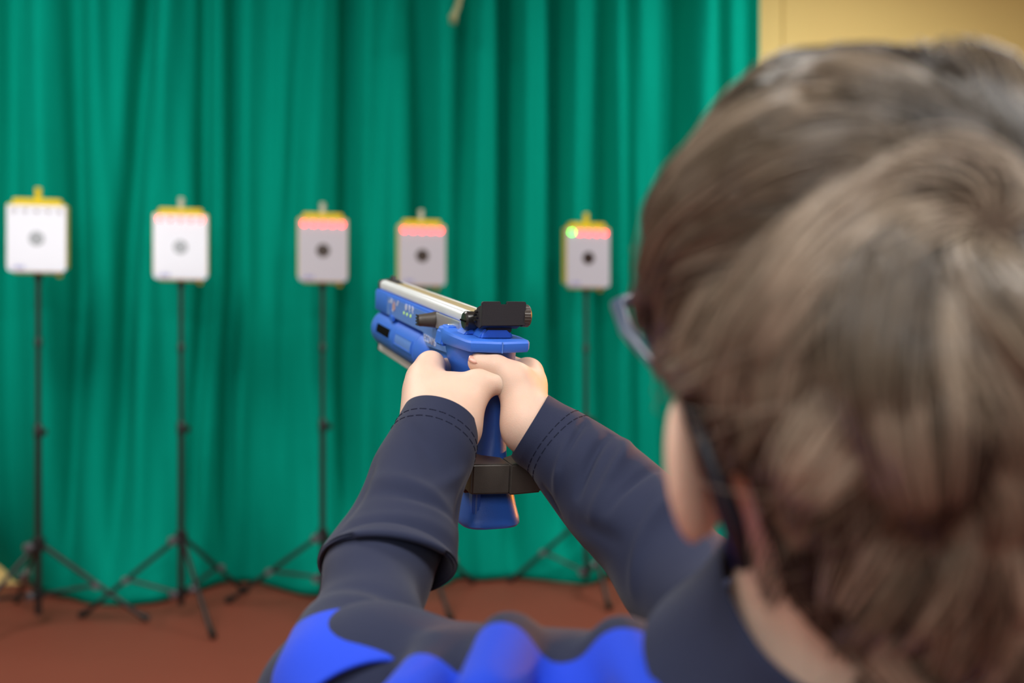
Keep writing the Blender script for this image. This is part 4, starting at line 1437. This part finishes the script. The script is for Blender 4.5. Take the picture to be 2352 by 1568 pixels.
# the dense layer of hair lying on the scalp
capn = 46
cv, cf = [], []
for a in range(capn + 1):
    for b in range(2 * capn):
        pa, tb = math.pi * a / capn, math.pi * b / capn
        cv.append((math.sin(pa) * math.cos(tb), math.sin(pa) * math.sin(tb), math.cos(pa)))
cv = np.array(cv)
cq = cv * SKULL
cq[:, 2] = np.where(cq[:, 2] < ZS, ZS + (cq[:, 2] - ZS) / ZK, cq[:, 2])
okc = hair_allowed(cq)
cw = HCn + (cq + nrm(cq + 1e-9) * .0030) @ HMn.T
for a in range(capn):
    for b in range(2 * capn):
        f4 = [a * 2 * capn + b, (a + 1) * 2 * capn + b, (a + 1) * 2 * capn + (b + 1) % (2 * capn), a * 2 * capn + (b + 1) % (2 * capn)]
        if all(okc[k] for k in f4): cf.append(f4)
AV, AF = join_np([(HV, HF), (cw, np.array(cf))])
me = bpy.data.meshes.new('hair')
me.vertices.add(len(AV)); me.vertices.foreach_set('co', AV.astype(np.float32).ravel())
me.loops.add(AF.size); me.loops.foreach_set('vertex_index', AF.astype(np.int32).ravel())
me.polygons.add(len(AF)); me.polygons.foreach_set('loop_start', (np.arange(len(AF)) * 4).astype(np.int32))
me.update(calc_edges=True)
at = me.attributes.new('tone', 'FLOAT', 'POINT')
at.data.foreach_set('value', np.concatenate([HT, np.full(len(cw), .12)]).astype(np.float32))
hair = link_mesh('hair', me, M['hair'], boy, smooth=True)
me.materials.append(M['hair_under'])
me.polygons.foreach_set('material_index', np.concatenate([np.zeros(len(HF), np.int32), np.ones(len(cf), np.int32)]))
hair['label'] = 'short brown tousled hair'

# ------------------------------------------------------------------ assumed warm lamp, unseen on the right, added for the hand's orange edge
wl = empty('assumed_floor_lamp', (ASSUMED_LAMP_POS.x, ASSUMED_LAMP_POS.y, 0))
tag(wl, 'assumed unseen black floor lamp with a warm spot head, right of the boy, added for the orange edge on his hand', 'lamp')
lamp_aim = (Vector((0.03, 0.86, 1.10)) - ASSUMED_LAMP_POS).normalized()
from_bm('base', bm_lathe([(0, .13), (.012, .13), (.02, .11), (.024, 0)], 32, (0, 0, 0), (0, 0, 1)), M['stand'], wl, smooth=True, angle=40)
from_bm('pole', bm_tube([(0, 0, .02), (0, 0, ASSUMED_LAMP_POS.z - .03)], .012, 14), M['stand'], wl, smooth=True, angle=40)
from_bm('lamp_shade', bm_lathe([(-.07, .02), (-.06, .03), (.0, .045), (.08, .068), (.081, .066), (.0, .042), (-.05, .028)], 28, (0, 0, ASSUMED_LAMP_POS.z), lamp_aim), M['stand'], wl, smooth=True, angle=50)
from_bm('bulb', bm_lathe([(-.03, .012), (.0, .022), (.03, .030), (.05, .022), (.06, 0)], 18, (0, 0, ASSUMED_LAMP_POS.z), lamp_aim), M['warmglow'], wl, smooth=True)
ld = bpy.data.lights.new('assumed_lamp_light', 'SPOT')  # spot of the assumed lamp, tints the edge of the hand orange
ld.energy = ASSUMED_LAMP_POWER
ld.color = (1.0, 0.30, 0.03)
ld.shadow_soft_size = 0.05
ld.spot_size = math.radians(26)
ld.spot_blend = 0.6
lo_ = bpy.data.objects.new('assumed_lamp_light', ld)
COL.objects.link(lo_)
lamp_aim = (Vector((0.03, 0.86, 1.10)) - ASSUMED_LAMP_POS).normalized()
lo_.location = ASSUMED_LAMP_POS + lamp_aim * 0.10
lo_.rotation_euler = lamp_aim.to_track_quat('-Z', 'Y').to_euler()
